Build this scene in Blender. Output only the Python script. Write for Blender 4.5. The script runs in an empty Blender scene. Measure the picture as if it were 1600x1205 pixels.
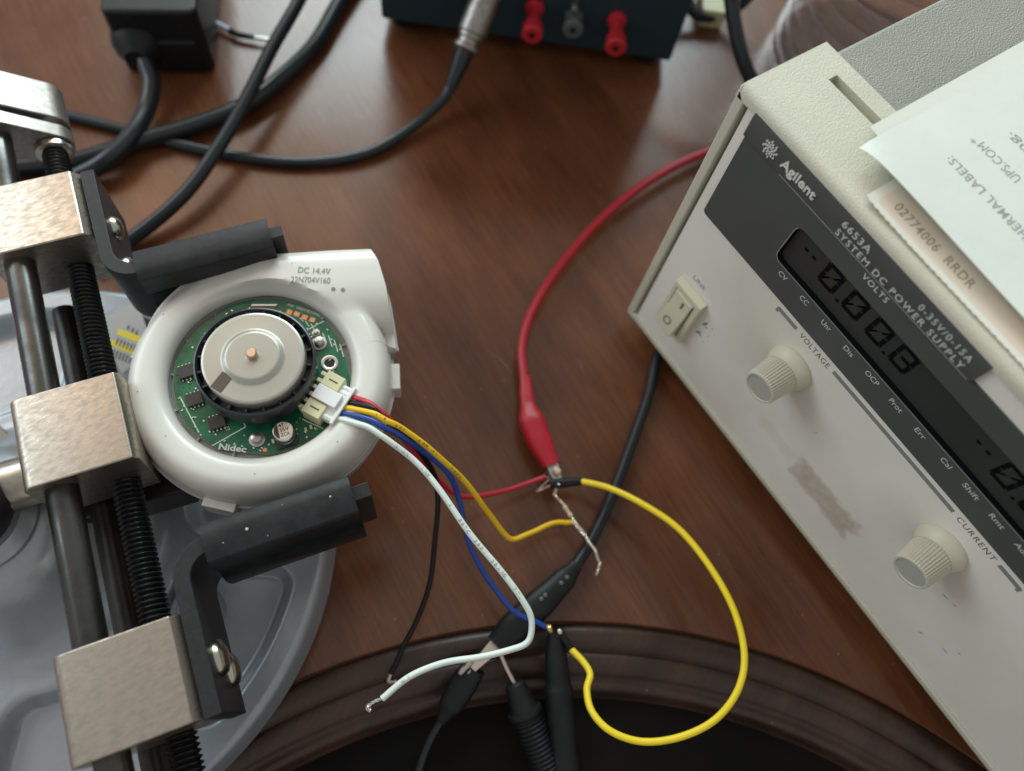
import bpy, math, random
from mathutils import Vector, Matrix
random.seed(7)
S = 0.001                                    # everything below is written in millimetres
scene = bpy.context.scene
COL = scene.collection

# ------------------------------------------------------------------ camera, world, lamps, exposure
RW = ((0.5569635, 0.7857805, -0.2689622), (0.8240548, -0.4824557, 0.2969346), (0.1035631, -0.3870212, -0.9162364))
CAM = Vector((87.9, -157.4, 300.4)); FPX = 1200.0
cd = bpy.data.cameras.new('camera'); cam = bpy.data.objects.new('camera', cd); COL.objects.link(cam)
M = Matrix.Identity(4)
for i in range(3):
    M[i][0] = RW[i][0]; M[i][1] = -RW[i][1]; M[i][2] = -RW[i][2]; M[i][3] = CAM[i] * S
cam.matrix_world = M
cd.sensor_width = 36; cd.lens = FPX / 1600 * 36; cd.clip_start = 0.005; cd.clip_end = 30
cd.dof.use_dof = True; cd.dof.focus_distance = 0.238; cd.dof.aperture_fstop = 6.6
scene.camera = cam
w = bpy.data.worlds.new('World'); scene.world = w; w.use_nodes = True
bg = w.node_tree.nodes['Background']; bg.inputs[0].default_value = (0.98, 0.97, 0.95, 1); bg.inputs[1].default_value = 0.50
def area(name, loc, target, sx, sy, power, color):
    l = bpy.data.lights.new(name, 'AREA'); l.shape = 'RECTANGLE'; l.size = sx; l.size_y = sy; l.energy = power; l.color = color
    o = bpy.data.objects.new(name, l); COL.objects.link(o); o.location = loc
    o.rotation_euler = (Vector(target) - Vector(loc)).to_track_quat('-Z', 'Y').to_euler(); return o
area('window_light', (-1.156, 0.687, 0.88), (-0.15, -0.05, 0.0), 1.08, 0.64, 25, (0.80, 0.97, 1.0))
area('side_window_light', (-0.92, -0.72, 0.72), (0.0, -0.1, 0.0), 0.9, 0.6, 7, (0.74, 0.90, 1.0))
area('warm_room_light', (-0.92, -0.22, 1.13), (-0.1, -0.19, 0.0), 1.0, 0.36, 2.3, (1.0, 0.68, 0.41))
scene.view_settings.view_transform = 'Standard'; scene.view_settings.look = 'None'
scene.view_settings.exposure = 0.0; scene.view_settings.gamma = 1.0
scene.cycles.use_denoising = True

# ------------------------------------------------------------------ materials
def mat(name, col, rough=0.5, metal=0.0, spec=0.5, coat=0.0, var=0.0, vscale=60.0, col2=None, bump=0.0, bscale=400.0,
        rvar=0.0, stretch=None, emit=0, trans=0.0, ior=1.45, sss=0.0, detail=5.0):
    m = bpy.data.materials.new(name); m.use_nodes = True; nt = m.node_tree; b = nt.nodes['Principled BSDF']
    c = (*col, 1); b.inputs['Base Color'].default_value = c; b.inputs['Roughness'].default_value = rough
    b.inputs['Metallic'].default_value = metal; b.inputs['Specular IOR Level'].default_value = spec
    b.inputs['Coat Weight'].default_value = coat; b.inputs['Coat Roughness'].default_value = 0.15
    b.inputs['Transmission Weight'].default_value = trans; b.inputs['IOR'].default_value = ior
    if var or bump or rvar:
        tc = nt.nodes.new('ShaderNodeTexCoord'); mp = nt.nodes.new('ShaderNodeMapping'); nt.links.new(tc.outputs['Object'], mp.inputs[0])
        if stretch:
            mp.inputs['Rotation'].default_value = (0, 0, stretch[3]); mp.inputs['Scale'].default_value = stretch[:3]
        n = nt.nodes.new('ShaderNodeTexNoise'); n.inputs['Scale'].default_value = vscale; n.inputs['Detail'].default_value = detail
        n.inputs['Roughness'].default_value = 0.62
        nt.links.new(mp.outputs[0], n.inputs['Vector'])
        if var:
            mx = nt.nodes.new('ShaderNodeMix'); mx.data_type = 'RGBA'
            mx.inputs[6].default_value = c; mx.inputs[7].default_value = (*(col2 or [x * (1 - var) for x in col]), 1)
            r = nt.nodes.new('ShaderNodeValToRGB'); r.color_ramp.elements[0].position = 0.36; r.color_ramp.elements[1].position = 0.64
            nt.links.new(n.outputs['Fac'], r.inputs[0]); nt.links.new(r.outputs[0], mx.inputs[0]); nt.links.new(mx.outputs[2], b.inputs['Base Color'])
        if rvar:
            mr = nt.nodes.new('ShaderNodeMapRange'); mr.inputs['From Min'].default_value = 0.3; mr.inputs['From Max'].default_value = 0.7
            mr.inputs['To Min'].default_value = max(0.02, rough - rvar); mr.inputs['To Max'].default_value = min(1, rough + rvar)
            nt.links.new(n.outputs['Fac'], mr.inputs['Value']); nt.links.new(mr.outputs[0], b.inputs['Roughness'])
        if bump:
            n2 = nt.nodes.new('ShaderNodeTexNoise'); n2.inputs['Scale'].default_value = bscale; n2.inputs['Detail'].default_value = 3
            nt.links.new(mp.outputs[0], n2.inputs['Vector'])
            bp = nt.nodes.new('ShaderNodeBump'); bp.inputs['Strength'].default_value = bump; bp.inputs['Distance'].default_value = 0.0006
            nt.links.new(n2.outputs['Fac'], bp.inputs['Height']); nt.links.new(bp.outputs[0], b.inputs['Normal'])
    return m

def wood(name, dark, light, rough, ang):
    m = bpy.data.materials.new(name); m.use_nodes = True; nt = m.node_tree; b = nt.nodes['Principled BSDF']; L = nt.links.new
    tc = nt.nodes.new('ShaderNodeTexCoord')
    rot = nt.nodes.new('ShaderNodeMapping'); rot.inputs['Rotation'].default_value = (0, 0, ang); L(tc.outputs['Object'], rot.inputs[0])
    mp = nt.nodes.new('ShaderNodeMapping'); mp.inputs['Scale'].default_value = (1.6, 7, 6); L(rot.outputs[0], mp.inputs[0])
    n = nt.nodes.new('ShaderNodeTexNoise'); n.inputs['Scale'].default_value = 7; n.inputs['Detail'].default_value = 9; n.inputs['Distortion'].default_value = 0.8
    L(mp.outputs[0], n.inputs['Vector'])
    r = nt.nodes.new('ShaderNodeValToRGB'); r.color_ramp.elements[0].position = 0.30; r.color_ramp.elements[1].position = 0.72
    r.color_ramp.elements[0].color = (*dark, 1); r.color_ramp.elements[1].color = (*light, 1); L(n.outputs['Fac'], r.inputs[0])
    n1 = nt.nodes.new('ShaderNodeTexNoise'); n1.inputs['Scale'].default_value = 11; n1.inputs['Detail'].default_value = 4; L(tc.outputs['Object'], n1.inputs['Vector'])
    mx = nt.nodes.new('ShaderNodeMix'); mx.data_type = 'RGBA'; mx.blend_type = 'MULTIPLY'; mx.inputs[0].default_value = 0.75
    r1 = nt.nodes.new('ShaderNodeValToRGB'); r1.color_ramp.elements[0].color = (0.55, 0.5, 0.48, 1); r1.color_ramp.elements[1].color = (1.2, 1.15, 1.1, 1)
    r1.color_ramp.elements[0].position = 0.35; r1.color_ramp.elements[1].position = 0.68
    L(n1.outputs['Fac'], r1.inputs[0]); L(r.outputs[0], mx.inputs[6]); L(r1.outputs[0], mx.inputs[7])
    # short dark pores along the grain and a few specks of dust
    mp2 = nt.nodes.new('ShaderNodeMapping'); mp2.inputs['Scale'].default_value = (90, 420, 200); L(rot.outputs[0], mp2.inputs[0])
    n3 = nt.nodes.new('ShaderNodeTexNoise'); n3.inputs['Scale'].default_value = 1.0; n3.inputs['Detail'].default_value = 3; L(mp2.outputs[0], n3.inputs['Vector'])
    r3 = nt.nodes.new('ShaderNodeValToRGB'); r3.color_ramp.elements[0].position = 0.24; r3.color_ramp.elements[1].position = 0.36
    r3.color_ramp.elements[0].color = (0.5, 0.46, 0.44, 1); r3.color_ramp.elements[1].color = (1, 1, 1, 1)
    L(n3.outputs['Fac'], r3.inputs[0])
    mx2 = nt.nodes.new('ShaderNodeMix'); mx2.data_type = 'RGBA'; mx2.blend_type = 'MULTIPLY'; mx2.inputs[0].default_value = 0.6
    L(mx.outputs[2], mx2.inputs[6]); L(r3.outputs[0], mx2.inputs[7])
    mp4 = nt.nodes.new('ShaderNodeMapping'); mp4.inputs['Scale'].default_value = (40, 900, 400); L(rot.outputs[0], mp4.inputs[0])
    n4 = nt.nodes.new('ShaderNodeTexNoise'); n4.inputs['Scale'].default_value = 1.0; n4.inputs['Detail'].default_value = 4; L(mp4.outputs[0], n4.inputs['Vector'])
    r4 = nt.nodes.new('ShaderNodeValToRGB'); r4.color_ramp.elements[0].position = 0.36; r4.color_ramp.elements[1].position = 0.62
    r4.color_ramp.elements[0].color = (0.74, 0.72, 0.70, 1); r4.color_ramp.elements[1].color = (1.06, 1.06, 1.05, 1); L(n4.outputs['Fac'], r4.inputs[0])
    mx4 = nt.nodes.new('ShaderNodeMix'); mx4.data_type = 'RGBA'; mx4.blend_type = 'MULTIPLY'; mx4.inputs[0].default_value = 0.8
    L(mx2.outputs[2], mx4.inputs[6]); L(r4.outputs[0], mx4.inputs[7]); mx2 = mx4
    v = nt.nodes.new('ShaderNodeTexVoronoi'); v.inputs['Scale'].default_value = 95; L(tc.outputs['Object'], v.inputs['Vector'])
    lt = nt.nodes.new('ShaderNodeMath'); lt.operation = 'LESS_THAN'; lt.inputs[1].default_value = 0.045; L(v.outputs['Distance'], lt.inputs[0])
    sc = nt.nodes.new('ShaderNodeMath'); sc.operation = 'MULTIPLY'; sc.inputs[1].default_value = 0.35; L(lt.outputs[0], sc.inputs[0])
    mx3 = nt.nodes.new('ShaderNodeMix'); mx3.data_type = 'RGBA'; mx3.inputs[7].default_value = (0.30, 0.25, 0.22, 1)
    L(sc.outputs[0], mx3.inputs[0]); L(mx2.outputs[2], mx3.inputs[6]); L(mx3.outputs[2], b.inputs['Base Color'])
    mr = nt.nodes.new('ShaderNodeMapRange'); mr.inputs['From Min'].default_value = 0.3; mr.inputs['From Max'].default_value = 0.7
    mr.inputs['To Min'].default_value = rough - 0.07; mr.inputs['To Max'].default_value = rough + 0.09
    L(n1.outputs['Fac'], mr.inputs['Value']); L(mr.outputs[0], b.inputs['Roughness'])
    bp = nt.nodes.new('ShaderNodeBump'); bp.inputs['Strength'].default_value = 0.12; bp.inputs['Distance'].default_value = 0.0004
    L(n3.outputs['Fac'], bp.inputs['Height']); L(bp.outputs[0], b.inputs['Normal'])
    return m

def panel_paint():
    m = mat('panel paint', (0.785, 0.76, 0.69), 0.42, spec=0.4, bump=0.08, bscale=1800)
    nt = m.node_tree; b = nt.nodes['Principled BSDF']; L = nt.links.new
    tc = nt.nodes.new('ShaderNodeTexCoord'); sp = nt.nodes.new('ShaderNodeSeparateXYZ'); L(tc.outputs['Object'], sp.inputs[0])
    n = nt.nodes.new('ShaderNodeTexNoise'); n.inputs['Scale'].default_value = 260; n.inputs['Detail'].default_value = 4; L(tc.outputs['Object'], n.inputs['Vector'])
    def ma(op, a, b_):
        q = nt.nodes.new('ShaderNodeMath'); q.operation = op
        for i, x in enumerate((a, b_)):
            if x is None: continue
            if hasattr(x, 'links'): L(x, q.inputs[i])
            else: q.inputs[i].default_value = x
        return q.outputs[0]
    def box(cx, hx, cz, hz, amp):
        dx = ma('SUBTRACT', ma('ABSOLUTE', ma('SUBTRACT', sp.outputs[0], cx), None), hx)
        dz = ma('SUBTRACT', ma('ABSOLUTE', ma('SUBTRACT', sp.outputs[2], cz), None), hz)
        d = ma('ADD', ma('MAXIMUM', dx, dz), ma('MULTIPLY', ma('SUBTRACT', n.outputs['Fac'], 0.5), amp))
        r = nt.nodes.new('ShaderNodeMapRange'); r.inputs['From Min'].default_value = 0.0012; r.inputs['From Max'].default_value = -0.0018; L(d, r.inputs['Value'])
        return r.outputs[0]
    st = ma('MULTIPLY', box(0.1080 - 0.212, 0.0155, 0.0388, 0.0068, 0.010), ma('ADD', 0.25, ma('MULTIPLY', n.outputs['Fac'], 0.9)))
    st2 = ma('MULTIPLY', box(0.0815 - 0.212, 0.0105, 0.0400, 0.0035, 0.009), 0.16)
    mx = nt.nodes.new('ShaderNodeMix'); mx.data_type = 'RGBA'; mx.inputs[6].default_value = (0.785, 0.76, 0.69, 1); mx.inputs[7].default_value = (0.46, 0.375, 0.285, 1)
    L(ma('MAXIMUM', st, st2), mx.inputs[0])
    n2 = nt.nodes.new('ShaderNodeTexNoise'); n2.inputs['Scale'].default_value = 18; n2.inputs['Detail'].default_value = 6; L(tc.outputs['Object'], n2.inputs['Vector'])
    mx2 = nt.nodes.new('ShaderNodeMix'); mx2.data_type = 'RGBA'; mx2.blend_type = 'MULTIPLY'; mx2.inputs[0].default_value = 1
    r2 = nt.nodes.new('ShaderNodeValToRGB'); r2.color_ramp.elements[0].color = (0.90, 0.88, 0.84, 1); r2.color_ramp.elements[1].color = (1.03, 1.03, 1.03, 1)
    r2.color_ramp.elements[0].position = 0.35; r2.color_ramp.elements[1].position = 0.6
    L(n2.outputs['Fac'], r2.inputs[0]); L(mx.outputs[2], mx2.inputs[6]); L(r2.outputs[0], mx2.inputs[7]); L(mx2.outputs[2], b.inputs['Base Color'])
    return m

MT = dict(
    table=wood('table wood', (0.110, 0.038, 0.016), (0.186, 0.072, 0.031), 0.23, math.radians(4)),
    rim=wood('moulding wood', (0.030, 0.014, 0.008), (0.068, 0.033, 0.019), 0.42, math.radians(60)),
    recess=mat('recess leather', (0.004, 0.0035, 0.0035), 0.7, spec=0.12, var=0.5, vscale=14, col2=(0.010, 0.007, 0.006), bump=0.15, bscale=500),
    floor=mat('floor', (0.06, 0.045, 0.035), 0.6),
    panel=panel_paint(),
    bezel=mat('bezel plastic', (0.60, 0.58, 0.46), 0.46, bump=0.50, bscale=2100, var=0.08, vscale=40),
    cover=mat('cover paint', (0.31, 0.305, 0.255), 0.45, bump=0.85, bscale=1700, var=0.10, vscale=30),
    dark=mat('dark overlay', (0.080, 0.085, 0.079), 0.42, spec=0.4, bump=0.05, bscale=2000, var=0.1, vscale=30),
    dark2=mat('nameplate', (0.078, 0.080, 0.076), 0.40, spec=0.4, var=0.1, vscale=50),
    lcd=mat('display glass', (0.036, 0.040, 0.036), 0.25, spec=0.5),
    lcdseg=mat('display segment', (0.003, 0.004, 0.005), 0.6, spec=0.1),
    print_l=mat('light print', (0.62, 0.62, 0.56), 0.6, spec=0.2),
    print_g=mat('grey print', (0.23, 0.235, 0.21), 0.6, spec=0.2),
    print_d=mat('dark print', (0.10, 0.10, 0.085), 0.6, spec=0.2),
    emblem=mat('emblem metal', (0.74, 0.73, 0.66), 0.35),
    knob=mat('knob plastic', (0.60, 0.57, 0.45), 0.36, var=0.06, vscale=80),
    knobcap=mat('knob cap', (0.42, 0.415, 0.37), 0.55),
    switch=mat('switch plastic', (0.66, 0.63, 0.46), 0.34),
    paper=mat('label paper', (0.70, 0.735, 0.665), 0.55, bump=0.15, bscale=300, var=0.04, vscale=50),
    paper2=mat('backing paper', (0.72, 0.72, 0.64), 0.5, bump=0.1, bscale=300),
    paper3=mat('liner paper', (0.76, 0.74, 0.64), 0.42),
    ink=mat('paper ink', (0.30, 0.32, 0.29), 0.6), ink2=mat('liner ink', (0.33, 0.28, 0.22), 0.6),
    alu=mat('machined aluminium', (0.50, 0.43, 0.355), 0.33, metal=0.92, var=0.34, vscale=300, bump=0.07, bscale=1500, rvar=0.10, stretch=(2.6, 1, 2, 0.22)),
    steel=mat('bright steel', (0.50, 0.46, 0.41), 0.34, metal=1.0, rvar=0.1, vscale=200, var=0.15),
    rod=mat('oiled steel rod', (0.095, 0.092, 0.086), 0.30, metal=0.85, var=0.55, vscale=55, rvar=0.12),
    thread=mat('black oxide thread', (0.035, 0.035, 0.036), 0.36, metal=0.6, var=0.4, vscale=300),
    bracket=mat('black bracket', (0.020, 0.020, 0.021), 0.42, spec=0.4, var=0.35, vscale=500, bump=0.2, bscale=2400),
    jaw=mat('black nylon jaw', (0.007, 0.008, 0.009), 0.42, spec=0.35, var=0.6, vscale=160, col2=(0.016, 0.018, 0.019), bump=0.1, bscale=500),
    base=mat('grey cast base', (0.37, 0.395, 0.42), 0.34, metal=0.5, var=0.10, vscale=70, bump=0.12, bscale=500),
    zinc=mat('zinc screw', (0.55, 0.54, 0.44), 0.24, metal=1.0, var=0.2, vscale=200),
    bronze=mat('neck steel', (0.50, 0.45, 0.38), 0.32, metal=0.95, var=0.35, vscale=150, rvar=0.1),
    white=mat('white housing', (0.66, 0.64, 0.58), 0.30, spec=0.5, coat=0.25, var=0.03, vscale=30),
    clear=mat('frosted lower housing', (0.42, 0.40, 0.38), 0.25, spec=0.6),
    pcb=mat('solder mask', (0.008, 0.095, 0.042), 0.30, spec=0.6, var=0.35, vscale=260, col2=(0.014, 0.15, 0.062), detail=2.0),
    pcbedge=mat('board edge', (0.42, 0.36, 0.20), 0.6),
    copper=mat('copper pad', (0.85, 0.36, 0.17), 0.4, metal=0.4),
    silk=mat('silkscreen', (0.66, 0.70, 0.62), 0.6),
    rotor=mat('rotor steel', (0.42, 0.41, 0.355), 0.36, metal=0.6, var=0.08, vscale=120, rvar=0.05),
    magnet=mat('rotor magnet', (0.020, 0.022, 0.028), 0.30, spec=0.6),
    chip=mat('chip epoxy', (0.045, 0.036, 0.032), 0.42, var=0.3, vscale=600),
    tape=mat('brown tape mark', (0.085, 0.058, 0.045), 0.5),
    solder=mat('solder', (0.68, 0.67, 0.64), 0.25, metal=1.0),
    cream=mat('cream nylon', (0.68, 0.64, 0.40), 0.38), plug=mat('white nylon', (0.78, 0.79, 0.76), 0.38),
    captop=mat('capacitor top', (0.68, 0.60, 0.50), 0.42, metal=0.3), capdark=mat('capacitor mark', (0.05, 0.045, 0.04), 0.5),
    wred=mat('red insulation', (0.46, 0.018, 0.035), 0.36), wblack=mat('black insulation', (0.006, 0.006, 0.007), 0.30, spec=0.35),
    wyel=mat('yellow insulation', (0.80, 0.50, 0.012), 0.34), wyel2=mat('bright yellow insulation', (0.88, 0.66, 0.02), 0.38),
    wblue=mat('blue insulation', (0.012, 0.050, 0.27), 0.34), wwhite=mat('white insulation', (0.66, 0.72, 0.66), 0.38),
    bare=mat('bare tinned strands', (0.66, 0.56, 0.47), 0.35, metal=0.85),
    rcable=mat('red cable', (0.40, 0.016, 0.030), 0.38), boot=mat('red vinyl boot', (0.46, 0.014, 0.030), 0.36, var=0.15, vscale=90),
    cable=mat('black cable', (0.011, 0.016, 0.019), 0.26, spec=0.5), rubber=mat('black rubber', (0.010, 0.011, 0.012), 0.48, spec=0.35, var=0.4, vscale=200),  # black cable colour carries the bluish haze seen at the back
    box=mat('hazed instrument paint', (0.014, 0.034, 0.046), 0.45), post=mat('red post plastic', (0.50, 0.020, 0.030), 0.36),  # lens haze mixed into the instrument's black paint as a bluish tint
    smoke=mat('grey post plastic', (0.10, 0.115, 0.115), 0.35), gold=mat('brass tip', (0.75, 0.52, 0.25), 0.3, metal=1.0),
    resist=mat('resistor body', (0.62, 0.47, 0.33), 0.5), jar=mat('clear plastic', (0.98, 0.99, 1.0), 0.05, trans=1.0, ior=1.22), nickel=mat('dull nickel', (0.36, 0.33, 0.30), 0.40, metal=0.9, var=0.3, vscale=500),
    sticker=mat('white sticker', (0.40, 0.36, 0.33), 0.5), yel=mat('yellow print', (0.72, 0.52, 0.03), 0.5), tan=mat('tan cast lug', (0.30, 0.26, 0.19), 0.5),
    shaft=mat('brass shaft', (0.72, 0.50, 0.36), 0.34, metal=0.9), peach=mat('peach print band', (0.74, 0.61, 0.48), 0.5, var=0.15, vscale=40, col2=(0.76, 0.68, 0.56)),
    sleeve=mat('blackened steel', (0.040, 0.038, 0.035), 0.36, metal=0.5, var=0.5, vscale=70),
    tray=mat('pale grey tray', (0.40, 0.39, 0.37), 0.35),
    scratch=mat('worn varnish', (0.20, 0.125, 0.09), 0.5),
    pale=mat('pale blue insulation', (0.55, 0.60, 0.80), 0.35), dust=mat('dust fleck', (0.55, 0.52, 0.42), 0.8))

# ------------------------------------------------------------------ mesh helpers (millimetres, world axes)
def P(u, v, z):                              # the point at height z seen at a pixel of the 1600 px photograph
    c = ((u - 800.0) / FPX, (v - 602.5) / FPX, 1.0)
    r = Vector([sum(RW[i][k] * c[k] for k in range(3)) for i in range(3)])
    return CAM + r * ((z - CAM.z) / r.z)
def spline(pts, n=8):
    pts = [Vector(p) for p in pts]; out = []
    for i in range(len(pts) - 1):
        p0 = pts[i - 1] if i else pts[0] * 2 - pts[1]; p1, p2 = pts[i], pts[i + 1]
        p3 = pts[i + 2] if i + 2 < len(pts) else pts[-1] * 2 - pts[-2]
        for k in range(n):
            t = k / n
            out.append(0.5 * (2 * p1 + (p2 - p0) * t + (2 * p0 - 5 * p1 + 4 * p2 - p3) * t * t + (3 * p1 - p0 - 3 * p2 + p3) * t ** 3))
    out.append(pts[-1]); return out
def frame(axis):
    a = Vector(axis).normalized(); u = a.orthogonal().normalized(); return u, a.cross(u), a

class MB:
    def __init__(s): s.v = []; s.f = []
    def add(s, vs, fs):
        o = len(s.v); s.v += [tuple(x) for x in vs]; s.f += [tuple(i + o for i in f) for f in fs]; return s
    def prism(s, poly, a, b, O=(0, 0, 0), X=(1, 0, 0), Y=(0, 1, 0), Z=(0, 0, 1)):     # polygon in X,Y swept along Z from a to b
        O, X, Y, Z = map(Vector, (O, X, Y, Z)); n = len(poly)
        vs = [O + X * x + Y * y + Z * a for x, y in poly] + [O + X * x + Y * y + Z * b for x, y in poly]
        fs = [tuple(range(n))[::-1], tuple(range(n, 2 * n))] + [(i, (i + 1) % n, n + (i + 1) % n, n + i) for i in range(n)]
        return s.add(vs, fs)
    def box(s, x0, x1, y0, y1, z0, z1, **k): return s.prism([(x0, y0), (x1, y0), (x1, y1), (x0, y1)], z0, z1, **k)
    def lathe(s, prof, O=(0, 0, 0), axis=(0, 0, 1), n=32, cap0=True, cap1=True):       # prof: (radius, height along the axis)
        O = Vector(O); u, v, a = frame(axis); vs = []; fs = []; m = len(prof)
        for r, h in prof:
            for k in range(n):
                t = 2 * math.pi * k / n; vs.append(O + a * h + (u * math.cos(t) + v * math.sin(t)) * r)
        for j in range(m - 1):
            for k in range(n): fs.append((j * n + k, j * n + (k + 1) % n, (j + 1) * n + (k + 1) % n, (j + 1) * n + k))
        if cap0: fs.append(tuple(range(n))[::-1])
        if cap1: fs.append(tuple((m - 1) * n + k for k in range(n)))
        return s.add(vs, fs)
    def cyl(s, O, axis, r, h, n=24, ch=0.0):
        return s.lathe([(r - ch, 0), (r, ch), (r, h - ch), (r - ch, h)] if ch else [(r, 0), (r, h)], O, axis, n)
    def tube(s, pts, r, n=12, cap=True):
        pts = [Vector(p) for p in pts]; m = len(pts); vs = []; fs = []; u = None
        for i, p in enumerate(pts):
            a = (pts[min(i + 1, m - 1)] - pts[max(i - 1, 0)]).normalized()
            u = a.orthogonal().normalized() if u is None else (u - a * u.dot(a)).normalized()
            w_ = a.cross(u); rr = r(i / (m - 1)) if callable(r) else r
            for k in range(n):
                t = 2 * math.pi * k / n; vs.append(p + (u * math.cos(t) + w_ * math.sin(t)) * rr)
        for i in range(m - 1):
            for k in range(n): fs.append((i * n + k, i * n + (k + 1) % n, (i + 1) * n + (k + 1) % n, (i + 1) * n + k))
        if cap: fs += [tuple(range(n))[::-1], tuple((m - 1) * n + k for k in range(n))]
        return s.add(vs, fs)
    def grid(s, fn, nu, nv, wrap=False):
        vs = [fn(i, j) for i in range(nu) for j in range(nv)]; fs = []
        for i in range(nu if wrap else nu - 1):
            for j in range(nv - 1):
                a = i * nv + j; b = ((i + 1) % nu) * nv + j; fs.append((a, b, b + 1, a + 1))
        return s.add(vs, fs)
    def build(s, name, m, parent=None, bevel=0.0, ang=35, origin=None, seg=2):
        base = Vector(parent['o']) if parent is not None else Vector(origin if origin is not None else [sum(v[i] for v in s.v) / len(s.v) for i in range(3)])
        me = bpy.data.meshes.new(name); me.from_pydata([tuple((Vector(v) - base) * S) for v in s.v], [], s.f)
        me.materials.append(MT[m]); me.update()
        import bmesh
        b = bmesh.new(); b.from_mesh(me); bmesh.ops.recalc_face_normals(b, faces=b.faces); b.to_mesh(me); b.free()
        me.shade_smooth(); me.set_sharp_from_angle(angle=math.radians(ang))
        o = bpy.data.objects.new(name, me); COL.objects.link(o); ORI[o.name] = base
        if parent is not None: o.parent = parent.ob
        else: o.location = base * S
        if bevel:
            q = o.modifiers.new('bevel', 'BEVEL'); q.width = bevel * S; q.segments = seg; q.limit_method = 'ANGLE'; q.angle_limit = math.radians(38)
            q.harden_normals = True
        return H(o, base)
ORI = {}
class H:                                     # an object with its origin in millimetres
    def __init__(s, ob, o): s.ob = ob; s.o = o
    def __getitem__(s, k): return s.o if k == 'o' else s.ob[k]
    def label(s, l): s.ob['label'] = l; return s
    def tag(s, l, c, g=None):
        s.ob['label'] = l; s.ob['category'] = c
        if g: s.ob['group'] = g
        return s
    def kind(s, k): s.ob['kind'] = k; return s
def thing(name, label, cat, loc, group=None):
    o = bpy.data.objects.new(name, None); COL.objects.link(o); o.empty_display_size = 0.01
    o.location = Vector(loc) * S; return H(o, Vector(loc)).tag(label, cat, group)
_tx = {}
def glyphs(txt, bold=0.0, shear=0.0, sp=1.0):
    key = (txt, bold, shear, sp)
    if key not in _tx:
        cu = bpy.data.curves.new('t', 'FONT'); cu.body = txt; cu.resolution_u = 3; cu.offset = bold; cu.shear = shear; cu.space_character = sp
        o = bpy.data.objects.new('t', cu); me = o.to_mesh()
        _tx[key] = ([tuple(v.co) for v in me.vertices], [tuple(p.vertices) for p in me.polygons])
        o.to_mesh_clear(); bpy.data.objects.remove(o); bpy.data.curves.remove(cu)
    return _tx[key]
def text(mb, txt, O, X, Y, width, height, lift=0.0, bold=0.0, shear=0.0, thick=0.0, sp=1.0):
    """flat lettering: O is the lower left corner, X and Y the unit reading and up directions, stretched to width x cap height"""
    vs, fs = glyphs(txt, bold, shear, sp); O, X, Y = map(Vector, (O, X, Y)); N = X.cross(Y)
    x0 = min(v[0] for v in vs); x1 = max(v[0] for v in vs); cap = 0.70
    q = [O + X * ((v[0] - x0) / (x1 - x0) * width) + Y * (v[1] / cap * height) + N * (lift + thick) for v in vs]
    mb.add(q, fs)
    if thick:                                # raised lettering: drop walls from every outline edge
        ed = {}
        for f in fs:
            for i in range(len(f)):
                e = (f[i], f[(i + 1) % len(f)]); k = tuple(sorted(e)); ed[k] = None if k in ed else e
        n0 = len(vs); vv = q + [p - N * thick for p in q]
        mb.add(vv, [(e[1], e[0], e[0] + n0, e[1] + n0) for e in ed.values() if e])
    return mb
def rrect(x0, x1, y0, y1, r, n=5):
    out = []
    for cx, cy, a in ((x1 - r, y0 + r, -90), (x1 - r, y1 - r, 0), (x0 + r, y1 - r, 90), (x0 + r, y0 + r, 180)):
        for k in range(n + 1):
            t = math.radians(a + 90 * k / n); out.append((cx + r * math.cos(t), cy + r * math.sin(t)))
    return out
XA, YA, ZA = Vector((1, 0, 0)), Vector((0, 1, 0)), Vector((0, 0, 1))

# ------------------------------------------------------------------ setting: floor and table
MB().box(-3000, 3000, -3000, 3000, -752, -750).build('floor', 'floor').kind('structure')
RC = Vector((306, -237, 0)); RR = 256.0
tb = thing('wooden_table', 'dark red-brown wooden table top with a round recess bordered by moulding', 'table', (0, 0, -750))
def rectpt(t):
    x0, x1, y0, y1 = -560, 800, -620, 620; d = Vector((math.cos(t), math.sin(t)))
    k = min(((x1 - RC.x) / d.x if d.x > 1e-9 else (x0 - RC.x) / d.x if d.x < -1e-9 else 1e9), ((y1 - RC.y) / d.y if d.y > 1e-9 else (y0 - RC.y) / d.y if d.y < -1e-9 else 1e9))
    return RC + Vector((d.x * k, d.y * k, 0))
m = MB(); N = 256
def tt(i, j):
    t = 2 * math.pi * i / N; c = RC + Vector((math.cos(t), math.sin(t), 0)) * RR; e = rectpt(t)
    return [c + ZA * -26, c + ZA * -0.6, c + Vector((math.cos(t), math.sin(t), 0)) * 0.6 + ZA * 0, c.lerp(e, 0.3), c.lerp(e, 0.7), e, e + ZA * -26][j]
m.grid(tt, N, 7, True).build('table_top', 'table', tb)
m = MB()
m.lathe([(255.6, -4), (255.2, -1.3), (254.4, 0.5), (252.8, 1.2), (249.8, 1.3), (247.4, 0.7), (246.5, -1.0), (245.6, -1.6), (244.4, -0.9), (243.2, -0.7), (241.6, -0.9), (239.2, -1.8), (237.6, -3.0),
         (236.8, -4.6), (235.8, -5.1), (234.6, -4.5), (233.4, -4.6), (232.0, -5.8), (230.9, -8.4), (230.4, -10), (229, -11.6)], RC, n=256, cap0=False, cap1=False)
m.build('recess_moulding', 'rim', tb, ang=60)
MB().lathe([(231, -14), (231, -11)], RC, n=128).build('recess_panel', 'recess', tb)
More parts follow.
